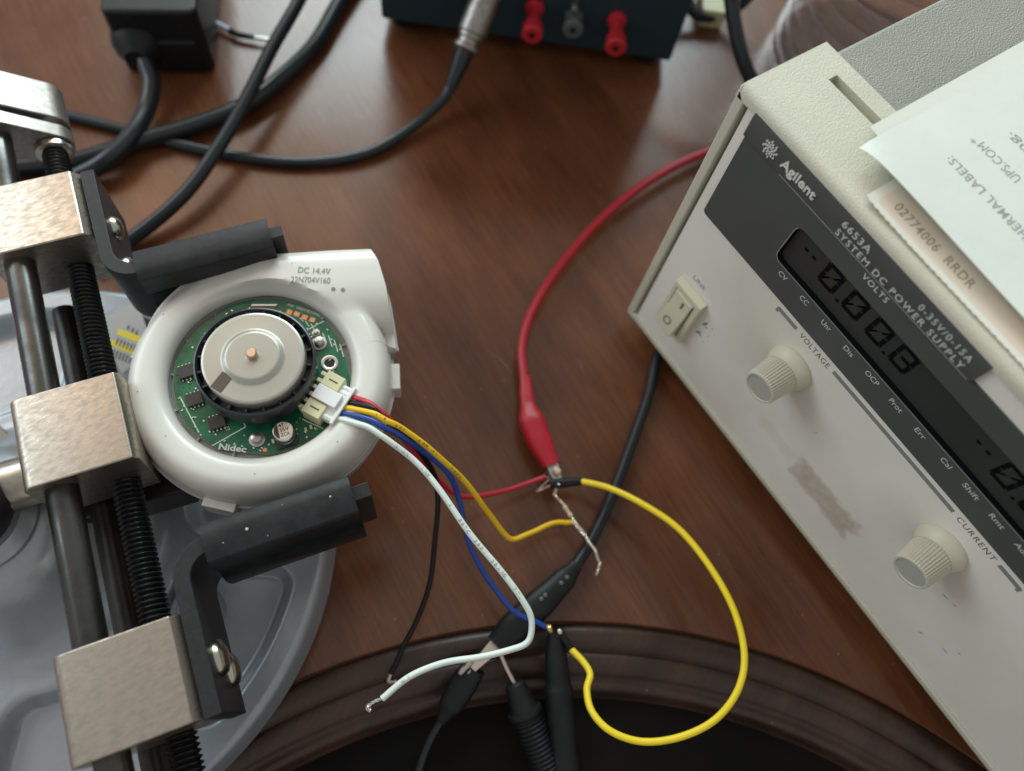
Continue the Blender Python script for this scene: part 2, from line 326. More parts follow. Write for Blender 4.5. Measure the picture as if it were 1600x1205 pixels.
for pts_ in ([(150, 70), (163, 66), (168, 60)], [(160, 140), (172, 150), (180, 160)], [(50, 44), (56, 47)], [(290, 268), (296, 272)], [(372, 222), (378, 226), (380, 230)], [(126, 30), (141, 29)], [(760, 545), (790, 570), (800, 585)], [(700, 350), (712, 372)], [(1010, 660), (1022, 690)], [(905, 560), (912, 585)]):
    sp_ = spline([P(u, v, 0.04) for u, v in pts_], 6); m = MB(); n_ = len(sp_)
    m.grid(lambda i, j: sp_[i] + ZA.cross((sp_[min(i + 1, n_ - 1)] - sp_[max(i - 1, 0)]).normalized()) * ((j - .5) * .30 * math.sin(math.pi * (i + .4) / (n_ - .2))), n_, 2)
    m.build('scratch', 'scratch', tb)
for sx in (-500, 740):
    for sy in (-560, 560):
        MB().lathe([(22, 0), (26, 300), (38, 620), (38, 724)], (sx, sy, -750), n=16).build('table_leg', 'table', tb)

# ------------------------------------------------------------------ power supply
ps = thing('power_supply', 'beige bench power supply with dark display panel and two ribbed knobs', 'power supply', (212, 250, 0))
ZB, ZT, W = 11.0, 143.6, 425.0
DEP = 470
m = MB()                                     # steel cover
m.prism([(3, ZB + 3), (W - 3, ZB + 3), (W - 3, ZT - 3.0), (W - 4.2, ZT - 1.8), (4.2, ZT - 1.8), (3, ZT - 3.0)], -DEP, -33, Y=ZA, Z=-YA)
m.build('cover', 'cover', ps, bevel=0.5)
# bezel: frame of four sides with a slotted top
def bez(poly, a, b, name='bezel'): return MB().prism(poly, a, b, Y=ZA, Z=-YA)
m = MB()
m.prism([(0, ZB), (3.6, ZB + 3.6), (3.6, ZT - 4.0), (0, ZT)], -33, 1.0, Y=ZA, Z=-YA)
m.prism([(W - 3.6, ZB + 3.6), (W, ZB), (W, ZT), (W - 3.6, ZT - 4.0)], -33, 1.0, Y=ZA, Z=-YA)
m.prism([(0, ZB), (W, ZB), (W - 3.6, ZB + 3.6), (3.6, ZB + 3.6)], -33, 1.0, Y=ZA, Z=-YA)
m.build('bezel_frame', 'bezel', ps, bevel=0.7)
m = MB()                                     # top strip around the carrying slot (x 11..., y 23.3..26.8)
z0, z1 = ZT - 4.0, ZT
prof = [(1.0, z0), (1.0, ZT - 1.9), (0.5, ZT - 0.9), (-0.5, ZT - 0.25), (-1.8, ZT), (-23.3, ZT), (-23.3, z0)]
m.prism([(3.6, z0), (W - 3.6, z0), (W, ZT), (0, ZT)], 100, 100.01) if False else None
xs0, xs1 = 0.0, W
m.prism([(-y, z) for y, z in prof], xs0 + 0.02, xs1 - 0.02, X=YA, Y=ZA, Z=XA)
m.box(0.02, 11, 23.3, 26.8, z0, ZT); m.box(160, W - 0.02, 23.3, 26.8, z0, ZT); m.box(0.02, W - 0.02, 26.8, 33, z0, ZT)
m.build('bezel_top', 'bezel', ps)
MB().box(10, 161, 23, 27.2, ZT - 4.6, ZT - 3.6).build('slot_floor', 'bezel', ps)
m = MB()                                     # painted face plate, a narrow groove left of it
m.build('face_plate', 'panel', ps, bevel=0.5) if False else None
MB().box(3.4, W - 3.4, 2.6, 4, ZB + 3.4, ZT - 3.8).build('groove_backing', 'dark', ps)
# dark display overlay with a rounded window
def ring_plate(outer, inner, y0, y1):
    n = len(outer); vs = []
    for y in (y0, y1):
        vs += [(x, y, z) for x, z in outer]; 
        vs += [(x, y, z) for x, z in inner]
    fs = []
    for i in range(n):
        j = (i + 1) % n
        fs += [(i, j, n + j, n + i), (2 * n + i, 3 * n + i, 3 * n + j, 2 * n + j), (i, 2 * n + i, 2 * n + j, j), (n + i, n + j, 3 * n + j, 3 * n + i)]
    return MB().add(vs, fs)
XR = 262.0
ring_plate(rrect(5.0, W - 5.0, ZB + 3.9, ZT - 4.4, 0.4, 7), rrect(36.0, 252, 104.9, 125.0, 2.6, 7), 0.0, 3.0).build('face_plate', 'panel', ps, ang=25)
ou = rrect(8.7, XR, 94.4, 132.2, 1.6, 7); inn = rrect(37.9, 250, 106.6, 123.3, 2.6, 7)
ring_plate(ou, inn, -0.6, 1.2).build('display_overlay', 'dark', ps, ang=25)
# window surround: thin pale edge line, side walls with their shade put into a near-black colour, glass behind
m = MB(); a = rrect(37.9, 250, 106.6, 123.3, 2.6, 7); c = rrect(38.2, 249.6, 106.9, 123.0, 2.4, 7); n = len(a)
m.add([(x, -0.55, z) for x, z in a] + [(x, 1.24, z) for x, z in c], [(i, (i + 1) % n, n + (i + 1) % n, n + i) for i in range(n)]).build('window_surround', 'lcdseg', ps)
m = MB(); a = rrect(37.9, 250, 106.6, 123.3, 2.6, 7); c = rrect(37.55, 250.4, 106.2, 123.6, 2.9, 7)
m.add([(x, -0.62, z) for x, z in a] + [(x, -0.62, z) for x, z in c], [(i, (i + 1) % n, n + (i + 1) % n, n + i) for i in range(n)])
m2 = MB(); keep = [f for f in m.f if sum(m.v[i][2] for i in f) / 4 < 108 or sum(m.v[i][0] for i in f) / 4 < 38.2]; m2.add(m.v, keep).build('window_edge_line', 'print_g', ps)
MB().box(37.6, 250.2, 1.25, 3.4, 106.3, 123.6).build('display_glass', 'lcd', ps)
# digits
def digit(x, segs, w_=6.9, h=9.2, z=112.0, sh=0.0):
    m = MB(); t = 1.4; x += .5; y = 1.18
    q = {'a': [(0.5, h), (w_ - 0.5, h), (w_ - 1.2, h - t), (1.2, h - t)], 'd': [(0.5, 0), (w_ - 0.5, 0), (w_ - 1.2, t), (1.2, t)],
         'f': [(0, h - 0.5), (t, h - 1.2), (t, h / 2 + .3), (0, h / 2 + .1)], 'e': [(0, 0.5), (t, 1.2), (t, h / 2 - .3), (0, h / 2 - .1)],
         'b': [(w_, h - 0.5), (w_ - t, h - 1.2), (w_ - t, h / 2 + .3), (w_, h / 2 + .1)], 'c': [(w_, 0.5), (w_ - t, 1.2), (w_ - t, h / 2 - .3), (w_, h / 2 - .1)],
         'g': [(w_ * .36, h / 2 - t / 2), (w_ - 1.0, h / 2 - t / 2), (w_ - 1.0, h / 2 + t / 2), (w_ * .36, h / 2 + t / 2)],
         'k': [(w_ / 2 + .2, h / 2 + .3), (w_ / 2 + 1.1, h / 2 + .3), (w_ - 1.2, h - 1.7), (w_ - 1.2, h - 2.6)], 'm': [(w_ / 2 - .2, h / 2 - .3), (w_ / 2 - 1.1, h / 2 - .3), (1.2, 1.7), (1.2, 2.6)],
         '.': [(-1.9, -0.3), (-0.8, -0.3), (-0.8, 0.8), (-1.9, 0.8)], '-': [(0, h * .48), (1.5, h * .48), (1.5, h * .48 + 1), (0, h * .48 + 1)]}
    for s_ in segs: m.prism([(x + a_ + sh * b_, z + b_) for a_, b_ in q[s_]], -y, -y + 0.05, Y=ZA, Z=-YA)
    m.build('display_digit', 'lcdseg', ps)
digit(42.6, '-'); digit(45.8, '-'); digit(51.0, 'abcdefkm'); digit(61.4, '.abcdefkm'); digit(71.5, 'abcdefkm'); digit(81.4, '.abcdefg')
digit(113.2, '-'); digit(116.7, '-'); digit(121.8, 'abcdefkm'); digit(132.2, '.abcdefkm'); digit(142.4, '.abcdefkm')
# raised nameplate with a sloped upper edge
m = MB(); m.prism([(0.4, 131.7), (-1.5, 131.9), (-1.5, 139.4), (-0.7, 141.5), (0.4, 141.6)], 8.3, 99.8, X=YA, Y=ZA, Z=XA).build('nameplate', 'dark2', ps, bevel=0.2)
MB().box(24, 98.8, -0.66, -0.6, 130.95, 131.3).build('underline', 'print_l', ps)
def ptext(name, txt, x0, x1, z, h, mt, y=0.0, shear=0.0, bold=0.0, thick=0.0, sp=1.0):
    return text(MB(), txt, (x0, y, z), XA, ZA, x1 - x0, h, 0.04, bold, shear, thick, sp).build(name, mt, ps)
ptext('model_number', '6653A', 47.6, 58.2, 136.2, 2.45, 'print_l', -1.5, bold=0.010, sp=1.12)
ptext('rating', '0-35V/0-15A', 77.0, 95.6, 136.2, 2.35, 'print_l', -1.5, bold=0.008, sp=1.25)
ptext('product_line', 'SYSTEM DC POWER SUPPLY', 47.6, 95.7, 132.6, 2.3, 'print_l', -1.5, bold=0.010, sp=1.28)
ptext('brand_lettering', 'Agilent', 23.2, 37.0, 134.8, 3.1, 'emblem', -1.5, bold=0.012, thick=0.4)
m = MB(); cx, cz = 18.2, 136.0               # spark emblem: curved arms of dots
for k in range(8):
    for j, (rr, da, sz) in enumerate(((0.75, 0, .24), (1.35, 14, .29), (1.95, 30, .31), (2.55, 46, .29))):
        t = math.radians(k * 45 + da + 10); m.cyl((cx + rr * math.cos(t), -1.5, cz + rr * math.sin(t)), -YA, sz, 0.4, n=8)
m.build('spark_emblem', 'emblem', ps)
ptext('volts_lettering', 'VOLTS', 61.0, 70.7, 127.9, 2.1, 'print_l', -0.6, bold=0.008, sp=1.2)
for s_, x0, x1 in (('CV', 42.1, 45.5), ('CC', 52.2, 55.5), ('Unr', 62.1, 65.9), ('Dis', 72.2, 75.9), ('OCP', 81.8, 87.0), ('Prot', 92.3, 97.0), ('Err', 103.0, 106.8),
                   ('Cal', 113.6, 117.2), ('Shift', 122.5, 128.2), ('Rmt', 133.0, 137.9), ('Addr', 142.6, 148.6)):
    ptext('status_lettering', s_, x0, x1, 102.5, 2.1, 'print_l', -0.6)
ptext('voltage_lettering', 'VOLTAGE', 60.3, 73.8, 89.4, 2.5, 'print_d', 0.0, sp=1.15)
ptext('current_lettering', 'CURRENT', 131.0, 146.0, 89.6, 2.4, 'print_d', 0.0, sp=1.15)
def stripe(x0, x1, hook):
    m = MB(); z0_, z1_ = 89.9, 91.7
    poly = [(x0, z0_), (x1, z0_), (x1, z1_), (x0, z1_)]
    if hook == -1: poly = [(x0, 89.0), (x0 + 1.1, 89.0), (x0 + 1.1, z0_), (x1, z0_), (x1, z1_), (x0 + 0.6, z1_), (x0, z1_ - 0.6)]
    if hook == 1: poly = [(x0, z0_), (x1 - 1.1, z0_), (x1 - 1.1, 89.0), (x1, 89.0), (x1, z1_ - 0.6), (x1 - 0.6, z1_), (x0, z1_)]
    m.prism(poly, 0.0, 0.04, Y=ZA, Z=-YA).build('bracket_stripe', 'print_g', ps)
stripe(48.8, 58.2, -1); stripe(75.8, 129.0, 0); stripe(147.7, 156.4, 1)
# mains switch
m = MB(); m.prism([(0, 29.6), (-3.0, 31.2), (-3.0, 59.4), (0, 60.8)], 13.9, 28.9, X=YA, Y=ZA, Z=XA); m.build('switch_frame', 'switch', ps, bevel=0.5)
sw = MB().prism([(-2.6, 34.6), (-6.6, 35.4), (-6.7, 36.4), (-3.8, 47.2), (-3.4, 55.8), (-2.6, 56.6)], 16.3, 25.6, X=YA, Y=ZA, Z=XA).build('switch_rocker', 'switch', ps, bevel=0.35)
MB().prism([(0, 34.0), (0, 57.2), (0.6, 57.2), (0.6, 34.0)], -3.02, -3.08, X=XA, Y=ZA, Z=YA, O=(25.75, 0, 0)).build('switch_gap', 'print_d', ps)
MB().prism([(0, 44.0), (0, 57.2), (0.3, 57.2), (0.3, 44.0)], -3.02, -3.08, X=XA, Y=ZA, Z=YA, O=(15.85, 0, 0)).build('switch_gap', 'print_d', ps)
up = (Vector((0, -3.8, 47.2)) - Vector((0, -6.7, 36.4))).normalized(); nn = XA.cross(up)
o_ = Vector((20.6, -6.7, 36.4)) + up * 4.6 + nn * 0.05
m = MB(); n = 24
m.add([o_ + XA * (r_ * math.cos(2 * math.pi * k / n)) + up * (r_ * math.sin(2 * math.pi * k / n)) for r_ in (1.35, 1.95) for k in range(n)], [(k, (k + 1) % n, n + (k + 1) % n, n + k) for k in range(n)])
m.build('off_mark', 'print_d', ps)
MB().box(21.6, 22.3, -3.75, -3.62, 50.4, 54.2).build('on_mark', 'print_d', ps)
ptext('line_lettering', 'LINE', 18.2, 24.6, 64.4, 2.3, 'print_g', 0.0)
m = MB()                                     # chipped print right of the switch, scuffs lower down
for (x, z, a_, l_, wd) in ((32.3, 51.2, 70, 4.2, .8), (33.4, 50.2, 10, 1.6, .6), (32.0, 44.0, 60, 3.6, .9), (33.2, 43.6, -10, 1.5, .8), (35.6, 52.6, 80, 1.4, .3), (36.2, 47.5, 85, 1.2, .3), (36.0, 42.2, 40, 1.0, .3),
                          (153.2, 59.2, 10, 2.4, .35), (156.8, 60.2, 25, 1.6, .25), (164, 33, 60, 1.8, .5), (171.5, 38, 10, 2.6, .4), (173.2, 44, 30, 1.2, .4), (88, 62, 80, 1.2, .2)):
    d = Vector((math.cos(math.radians(a_)), 0, math.sin(math.radians(a_)))); e = Vector((-d.z, 0, d.x)); c_ = Vector((x, -0.03, z)); wd *= 1.4; l_ *= 1.15
    MB().add([c_ - d * l_ / 2, c_ + e * wd * .5 - d * l_ * .1, c_ + d * l_ / 2, c_ - e * wd * .4 + d * l_ * .15], [(0, 1, 2, 3)]).build('scuff_mark', 'print_d', ps)
# knobs
for cx in (65.7, 137.6):
    k = MB(); O_ = (cx, 0, 75.2)
    k.lathe([(8.5, 0), (8.75, 0.5), (8.7, 1.6), (8.0, 3.0), (7.25, 4.2), (6.95, 5.0)], O_, -YA, 48, cap1=True)
    kb = k.build('knob', 'knob', ps, ang=50)
    f = MB(); n = 200
    def kn(i, j, n=n, O_=O_):
        h = (4.8, 5.3, 14.2, 14.7, 14.75, 14.3)[j]; r_ = (6.6, 6.75, 6.0, 5.85, 5.2, 5.1)[j]; t = 2 * math.pi * i / n
        if 1 <= j <= 2: r_ += (0.16 if (i % 5) in (0, 1) else -0.20 if (i % 5) in (3,) else 0.0)
        return (O_[0] + r_ * math.cos(t), -h, O_[2] + r_ * math.sin(t))
    f.grid(kn, n, 6, True).build('knob_grip', 'knob', kb, ang=24)
    MB().lathe([(5.15, 13.9), (5.15, 14.35), (0.01, 14.4)], O_, -YA, 40).build('knob_cap', 'knobcap', kb)
for fx in (22, W - 25):
    for fy in (24, 430): MB().lathe([(8, 0), (9, 1), (9, ZB + 3)], (fx, fy, 0), n=20).build('rubber_foot', 'rubber', ps)

# ------------------------------------------------------------------ label sheets on the power supply
def sheet(name, x0, x1, y0, y1, z, th, mt, lab, warp, perf=False, nx=60, ny=40):
    m = MB(); vs = []; fs = []
    def pt(i, j, up_):
        x = x0 + (x1 - x0) * (i / (nx - 1)) ** 1.5; y = y0 + (y1 - y0) * (j / (ny - 1)) ** 1.3
        if perf: x = x0 + (x1 - x0) * (i / (nx - 1))
        if perf and j == 0: y += (0.16 if i % 3 == 1 else -0.12) + 0.16 * random.random()
        return (x, y, z + warp(x - x0, y - y0) + (th if up_ else 0))
    top = [pt(i, j, 1) for i in range(nx) for j in range(ny)]; bot = [(a[0], a[1], a[2] - th) for a in top]; nt_ = len(top)
    for i in range(nx - 1):
        for j in range(ny - 1):
            a = i * ny + j; fs += [(a, a + ny, a + ny + 1, a + 1), (nt_ + a, nt_ + a + 1, nt_ + a + ny + 1, nt_ + a + ny)]
    bd = [i * ny for i in range(nx)] + [(nx - 1) * ny + j for j in range(1, ny)] + [i * ny + ny - 1 for i in range(nx - 2, -1, -1)] + [j for j in range(ny - 2, 0, -1)]
    for q in range(len(bd)):
        a, b = bd[q], bd[(q + 1) % len(bd)]; fs.append((a, nt_ + a, nt_ + b, b))
    return m.add(top + bot, fs).build(name, mt, None, ang=40).tag(*lab)
l3 = sheet('label_sheet', 46.4, 230, 2.6, 130, ZT + 0.4, 0.25, 'paper3', ('peach toned label liner with perforated edge and printed number, lowest of the paper stack', 'paper'), lambda x, y: 0.9 * math.exp(-x / 9), True, nx=260, ny=14)
l2 = sheet('paper_sheet', 30.4, 215, 19.2, 170, ZT + 1.6, 0.3, 'paper2', ('thick plain off-white sheet between the printed sheet and the liner, edge showing', 'paper'), lambda x, y: 0.4 * math.exp(-x / 15))
def wv(x, y):
    return 0.3 + 1.9 * math.exp(-((x - 6) / 40) ** 2 - (y / 26) ** 2) - 2.4 * math.exp(-((x + y * 1.5) / 3.4)) * 0.8 + 0.25 * math.sin(x / 19) * math.sin(y / 23) + 0.9 * math.exp(-y / 6)
l1 = sheet('paper_sheet', 34.8, 205, 9.6, 150, ZT + 2.4, 0.22, 'paper', ('bright white printed label sheet with curled corner, top of the paper stack', 'paper'), wv)
def onsheet(mb_, z): return mb_
t1 = text(MB(), 'THERMAL LABELS:', (81.0, 31.0, 0), -XA, -YA, 31.3, 3.0, bold=0.006, sp=1.1)
t1v = MB(); 
def drape(src, fn, lift=0.06):
    d_ = MB(); d_.add([(v[0], v[1], fn(v[0], v[1]) + lift) for v in src.v], src.f); return d_
f1 = lambda x, y: ZT + 2.62 + wv(x - 34.8, y - 9.6)
drape(t1, f1).build('printed_heading', 'ink', l1)
drape(text(MB(), 'UPS.COM', (65.0, 43.6, 0), -XA, -YA, 14.2, 3.2), f1).build('printed_address', 'ink', l1)
drape(text(MB(), '\u00ae', (50.0, 41.5, 0), -XA, -YA, 1.6, 1.3), f1).build('registered_mark', 'ink', l1)
drape(text(MB(), 'ing.', (61.0, 53.6, 0), -XA, -YA, 8.6, 3.0), f1).build('printed_line', 'ink', l1)
f3 = lambda x, y: ZT + 0.65 + 0.9 * math.exp(-(x - 46.4) / 9)
m = MB(); gx = [49.0 + 2 * k for k in range(80)]; m.grid(lambda i, j: (gx[i] + (0.7 if i == 0 and j in (0, 3) else 0), (4.6, 5.3, 10, 40)[j], f3(gx[i], 0) + .03), 80, 4); m.build('peach_band', 'peach', l3)
drape(text(MB(), '02774006  RRDR', (52.7, 6.9, 0), XA, YA, 28.4, 3.1, bold=0.012, sp=1.12), f3).build('printed_number', 'ink2', l3)

# ------------------------------------------------------------------ vise
A0 = math.radians(-12.7); E1 = Vector((math.cos(A0), math.sin(A0), 0)); E2 = Vector((-E1.y, E1.x, 0)); VO = Vector((-18.0, -192.6, 0))
def V(s_, t_, z): return VO + E1 * s_ + E2 * t_ + ZA * z
BC = Vector((-36, -243, 0))
vs_ = thing('bench_vise', 'grey bench vise with three metal blocks on rods and black jaws', 'vise', BC)
# cast base with tray pockets
def sm(a, b, x): t = min(1, max(0, (x - a) / (b - a))); return t * t * (3 - 2 * t)
NP = 8
def basez(r, t):
    a0 = -0.25 + 0.42
    sec = 2 * math.pi / NP; d = ((t - a0 + sec / 2) % sec) - sec / 2           # angle from the nearest rib
    dl = abs(d) * r; dx = 4.5 - dl; dr = max(r - 92.0, 52.0 - r)
    c = 9.0; qx, qy = dx + c, dr + c
    sd = math.hypot(max(qx, 0), max(qy, 0)) + min(max(qx, qy), 0) - c
    z = 14.0 - 8.5 * sm(1.2, -4.2, sd)
    if r > 100.0: z = 14.0 - (r - 100) ** 2 * 0.42
    if r < 46: z = 14 + 34 * (1 - sm(18, 46, r))
    return z
m = MB(); RS = [16, 20, 24, 28, 32, 36, 40, 44, 46, 48] + [50 + 1.0 * k for k in range(51)] + [101.5, 102.6, 103.5, 104.2, 104.5]
m.grid(lambda i, j: (BC.x + RS[j] * math.cos(2 * math.pi * i / 480), BC.y + RS[j] * math.sin(2 * math.pi * i / 480), basez(RS[j], 2 * math.pi * i / 480)), 480, len(RS), True)
m.lathe([(104.5, 5.5), (103.5, 1.6), (101, 1.4)], BC, n=480, cap0=False); m.build('tray_base', 'base', vs_, ang=60)
MB().lathe([(17, 44), (17.5, 50), (14, 53), (14, 56)], BC, n=40).build('column_collar', 'base', vs_)
m = MB(); m.lathe([(0.1, -15), (6, -13.8), (10.6, -10.6), (13.9, -5.6), (15, 0), (13.9, 5.6), (10.6, 10.6), (6, 13.8), (0.1, 15)], (BC.x, BC.y, 62), n=36).build('swivel_ball', 'bracket', vs_, ang=80)
MB().lathe([(7.4, 0), (7.9, 0.6), (7.9, 30)], V(-10.0, -29.5, 58), -E2, 28).build('neck', 'bronze', vs_)
for (s_, t_) in ((-55, -40), (36, -6), (30, -112)):
    c_ = V(s_, t_, 0); MB().lathe([(8.5, 5), (8.2, 14.2), (7.2, 15.0), (6.4, 15.0), (6.1, 14.5), (0.1, 14.4)], (c_.x, c_.y, 0), n=32).build('base_screw_boss', 'base', vs_)
p_ = [P(-14, 655, 17), P(26, 690, 17), P(-14, 722, 17)]
lg = MB().add([*p_, *[q - ZA * 6 for q in p_]], [(0, 1, 2), (3, 5, 4), (0, 3, 4, 1), (1, 4, 5, 2), (2, 5, 3, 0)]).build('cast_lug', 'tan', vs_, bevel=0.6)
# rods
MB().cyl(V(-150, -22.3, 67), E1, 4.65, 285, 28, 0.5).build('guide_rod', 'rod', vs_)
MB().lathe([(3.9, 0), (4.3, .4), (4.3, 84), (4.45, 84.1), (4.45, 210)], V(-76, -19.4, 42), E1, 28).build('lower_rod', 'sleeve', vs_)
MB().prism([(-24, -29), (2, -29), (3.5, 6), (-3, 12), (-24, 3)], 27, 43, O=VO, X=E1, Y=E2).build('head_body', 'sleeve', vs_, bevel=0.6)
m = MB(); pitch = 1.6; ns = 152 * 8; L0, L1 = -134.0, 108.0; n = 24
def th(i, j):
    s_ = L0 + (L1 - L0) * i / (ns - 1); t = 2 * math.pi * j / (n - 1); ph = (s_ / pitch + t / (2 * math.pi)) % 1
    tri = 1 - abs(2 * ph - 1) * 1.0; r_ = 3.35 + 1.15 * min(1, max(0, tri * 1.2 - 0.06))
    return V(s_, -7.6 + r_ * math.cos(t), 57 + r_ * math.sin(t))
m.grid(th, ns, n); m.build('lead_screw', 'thread', vs_, ang=50)
# blocks: outline in (t, z)
def block(s0, s1, left_r, chamf, name='jaw_block'):
    L_ = -30.3; pl = [(L_, 47.5), (0.3 if not chamf else 3.0, 47.5)]
    pl += [(3.0, 72.0), (0.3, 75.0)] if chamf else [(1.6, 72.5), (0.2, 75.0)]
    pl += [(-27.0, 75.0), (-28.4, 74.6), (-29.6, 73.6), (-30.3, 72.0)]
    return MB().prism(pl, s0, s1, O=VO, X=E2, Y=ZA, Z=E1).build(name, 'alu', vs_, bevel=0.55, seg=3)
bk1 = block(-107.5, -80.8, 1, True).label('sliding metal block at the far end of the rods')
bk2 = block(-29.0, 0, 1, False, 'centre_block')
bk3 = block(47.8, 76.6, 1, True).label('sliding metal block nearest the lower edge')
# bent jaw brackets: L outline in (s, t)
def arc(cx, cy, r, a0, a1, n=8): return [(cx + r * math.cos(math.radians(a0 + (a1 - a0) * k / n)), cy + r * math.sin(math.radians(a0 + (a1 - a0) * k / n))) for k in range(n + 1)]
def bracket(pl): return MB().prism(pl, 44.0, 74.2, O=VO, X=E1, Y=E2, Z=ZA).build('jaw_bracket', 'bracket', vs_, bevel=0.35)
b1 = bracket([(-106.5, 3.2), (-106.5, 7.7), (-73.0, 7.7)][::1] + arc(-72.4, 14.0, 6.3, -90, 0, 7)[1:] + [(-66.1, 61.0), (-61.6, 61.0)] + arc(-71.6, 13.4, 10.0, 0, -88, 9))
b3 = bracket([(77.0, 3.2), (77.0, 7.9), (40.5, 7.9)] + arc(40.4, 14.2, 6.2, -92, -180, 7)[1:] + [(34.2, 62.0), (29.6, 62.0)] + arc(40.0, 13.6, 10.4, 180, 268, 9))
# nylon jaws: grooved profile in (s, z)
def jaw(s0, sgn, zt):
    pr = [(0, zt - 0.6), (0.6, zt), (4.0, zt + 0.6), (8.5, zt + 0.6), (11.4, zt), (12, zt - 0.8), (12, 63), (13.2, 61), (14.0, 57), (13.4, 49), (10, 47.5), (1.5, 47.5), (0, 49), (0, 55), (3.2, 61.5), (0, 68)]
    pr = [(s0 + sgn * a, b) for a, b in pr]
    return MB().prism(pr, 13.6, 57.0, O=VO, X=E1, Y=ZA, Z=E2).build('jaw_pad', 'jaw', vs_, bevel=0.25)
j1 = jaw(-57.2, -1, 76.0); j2 = jaw(26.4, 1, 76.4)
for (a, b, r_) in ((32.4, 26, .5), (31.2, 50.5, .36), (36.2, 31, .18), (29, 37, .16), (34, 19, .2)):
    MB().lathe([(r_, 0), (r_ * .7, .12), (0.05, .2)], V(a, b, 76.95), n=7).build('dust_fleck', 'dust', j2)
def screw(s_, t_, z, r_=4.4, par=None):
    h = MB().lathe([(r_, -0.3), (r_, 0.5), (r_ * .86, 1.7), (r_ * .55, 2.5), (0.1, 2.8)], V(s_, t_, z), E2, 22).build('screw', 'zinc', par or vs_, ang=60)
screw(-88.5, 7.8, 64, 4.2, b1); screw(-75.5, 7.8, 58, 4.2, b1); screw(61.6, 8.0, 63.5, 5.3, b3); screw(64.5, 8.0, 52, 5.0, b3)
# end plate, bearing cap and washer at the far end
def oval(c1, r1, c2, r2, n=14):
    a = math.atan2(c2[1] - c1[1], c2[0] - c1[0]); out = []
    for k in range(n + 1): t = a - math.pi / 2 + math.pi * k / n; out.append((c2[0] + r2 * math.cos(t), c2[1] + r2 * math.sin(t)))
    for k in range(n + 1): t = a + math.pi / 2 + math.pi * k / n; out.append((c1[0] + r1 * math.cos(t), c1[1] + r1 * math.sin(t)))
    return out
MB().prism(oval((-22.3, 67), 8.6, (-7.6, 57), 7.2), -140.5, -134.6, O=VO, X=E2, Y=ZA, Z=E1).build('end_plate', 'nickel', vs_, bevel=0.4)
MB().prism(oval((-24.5, 68), 9.0, (-8.2, 57.4), 7.6), -160.5, -143.2, O=VO, X=E2, Y=ZA, Z=E1).build('bearing_cap', 'nickel', vs_, bevel=0.6)
MB().lathe([(5.2, 0), (5.2, 3)], V(-143.4, -7.6, 57), E1, 24).build('spacer', 'zinc', vs_)
MB().lathe([(5.0, 0), (6.3, 0.3), (6.3, 2.2), (5.6, 2.6)], V(-134.4, -7.6, 57), E1, 28).build('washer', 'zinc', vs_)
MB().cyl(V(-137.5, -16.5, 70.2), ZA, 1.3, 1.6, 14).build('plate_hole', 'bracket', vs_) if False else None
q = V(-137.6, -14.3, 69.0); MB().lathe([(1.5, 0), (1.2, .05), (0.05, .06)], q + (E2 * 0.565 + ZA * 0.825) * 0.05, E2 * 0.565 + ZA * 0.825, 16).build('pin_hole', 'thread', vs_)
# sticker on the base under the upper jaw
st = thing('sticker', 'small white sticker with yellow bars and dark digits on the vise base', 'sticker', P(190, 530, 14.3))
def pq(pts, z): return [P(u, v, z) for u, v in pts]
zst = 14.2
a = pq([(150, 500), (215, 470), (240, 545), (190, 585)], zst); MB().add(a + [p + ZA * .15 for p in a], [(0, 1, 2, 3), (4, 5, 6, 7), (0, 1, 5, 4), (1, 2, 6, 5), (2, 3, 7, 6), (3, 0, 4, 7)]).build('sticker_paper', 'sticker', st)
for bb in ([(182, 522), (186, 514), (222, 526), (217, 536)], [(170, 538), (172, 530), (208, 545), (205, 553)]):
    a = pq(bb, zst + .2); MB().add(a, [(0, 1, 2, 3)]).build('yellow_bar', 'yel', st)
m = MB()
for k in range(6):
    for (u, v) in ((184 + k * 5.4, 528 + k * 2.2), (178 + k * 5.2, 546 + k * 2.0)):
        a = pq([(u, v), (u + 2.2, v + 1), (u - 2, v + 12), (u - 4.2, v + 11)], zst + .25); m.add(a, [(0, 1, 2, 3)])
for (u, v) in ((200, 508), (207, 512), (213, 516)):
    a = pq([(u, v), (u + 3, v + 1.4), (u + 1, v + 8), (u - 2, v + 6.6)], zst + .25); m.add(a, [(0, 1, 2, 3)])
m.build('printed_ticks', 'print_d', st)

# ------------------------------------------------------------------ blower
FC = Vector((-28.5, -148.5, 0))
bl = thing('centrifugal_blower', 'white snail-shell blower with round green circuit board and metal rotor clamped in the vise', 'blower', (FC.x, FC.y, 44))
R0 = 42.2
out_px = [(617, 530), (607, 465), (595, 425), (583, 404), (520, 406), (470, 410), (430, 413), (385, 424)]
def ang_r(p): d = (p - FC).xy; return math.atan2(d.y, d.x) % (2 * math.pi), d.length
ol = [ang_r(P(u, v, 61)) for u, v in [(606, 552), (605, 541.5), (620, 546)] + out_px]
def rout(t):
    t %= 2 * math.pi
    for (a, ra), (b, rb) in zip(ol, ol[1:]):
        if a <= t <= b and b > a + 1e-6:
            k = (t - a) / (b - a)                         # straight line between the two outline points
            pa = Vector((ra * math.cos(a), ra * math.sin(a))); pb = Vector((rb * math.cos(b), rb * math.sin(b))); d = pb - pa
            u = Vector((math.cos(t), math.sin(t))); den = u.x * d.y - u.y * d.x
            if abs(den) > 1e-6: return max(R0 if t > 2.6 else 0, (pa.x * d.y - pa.y * d.x) / den)
            return ra + (rb - ra) * k
    return R0
TH = sorted(set([2 * math.pi * k / 300 for k in range(300)] + [a + e for a, _ in ol for e in (-0.004, 0, 0.004)]))
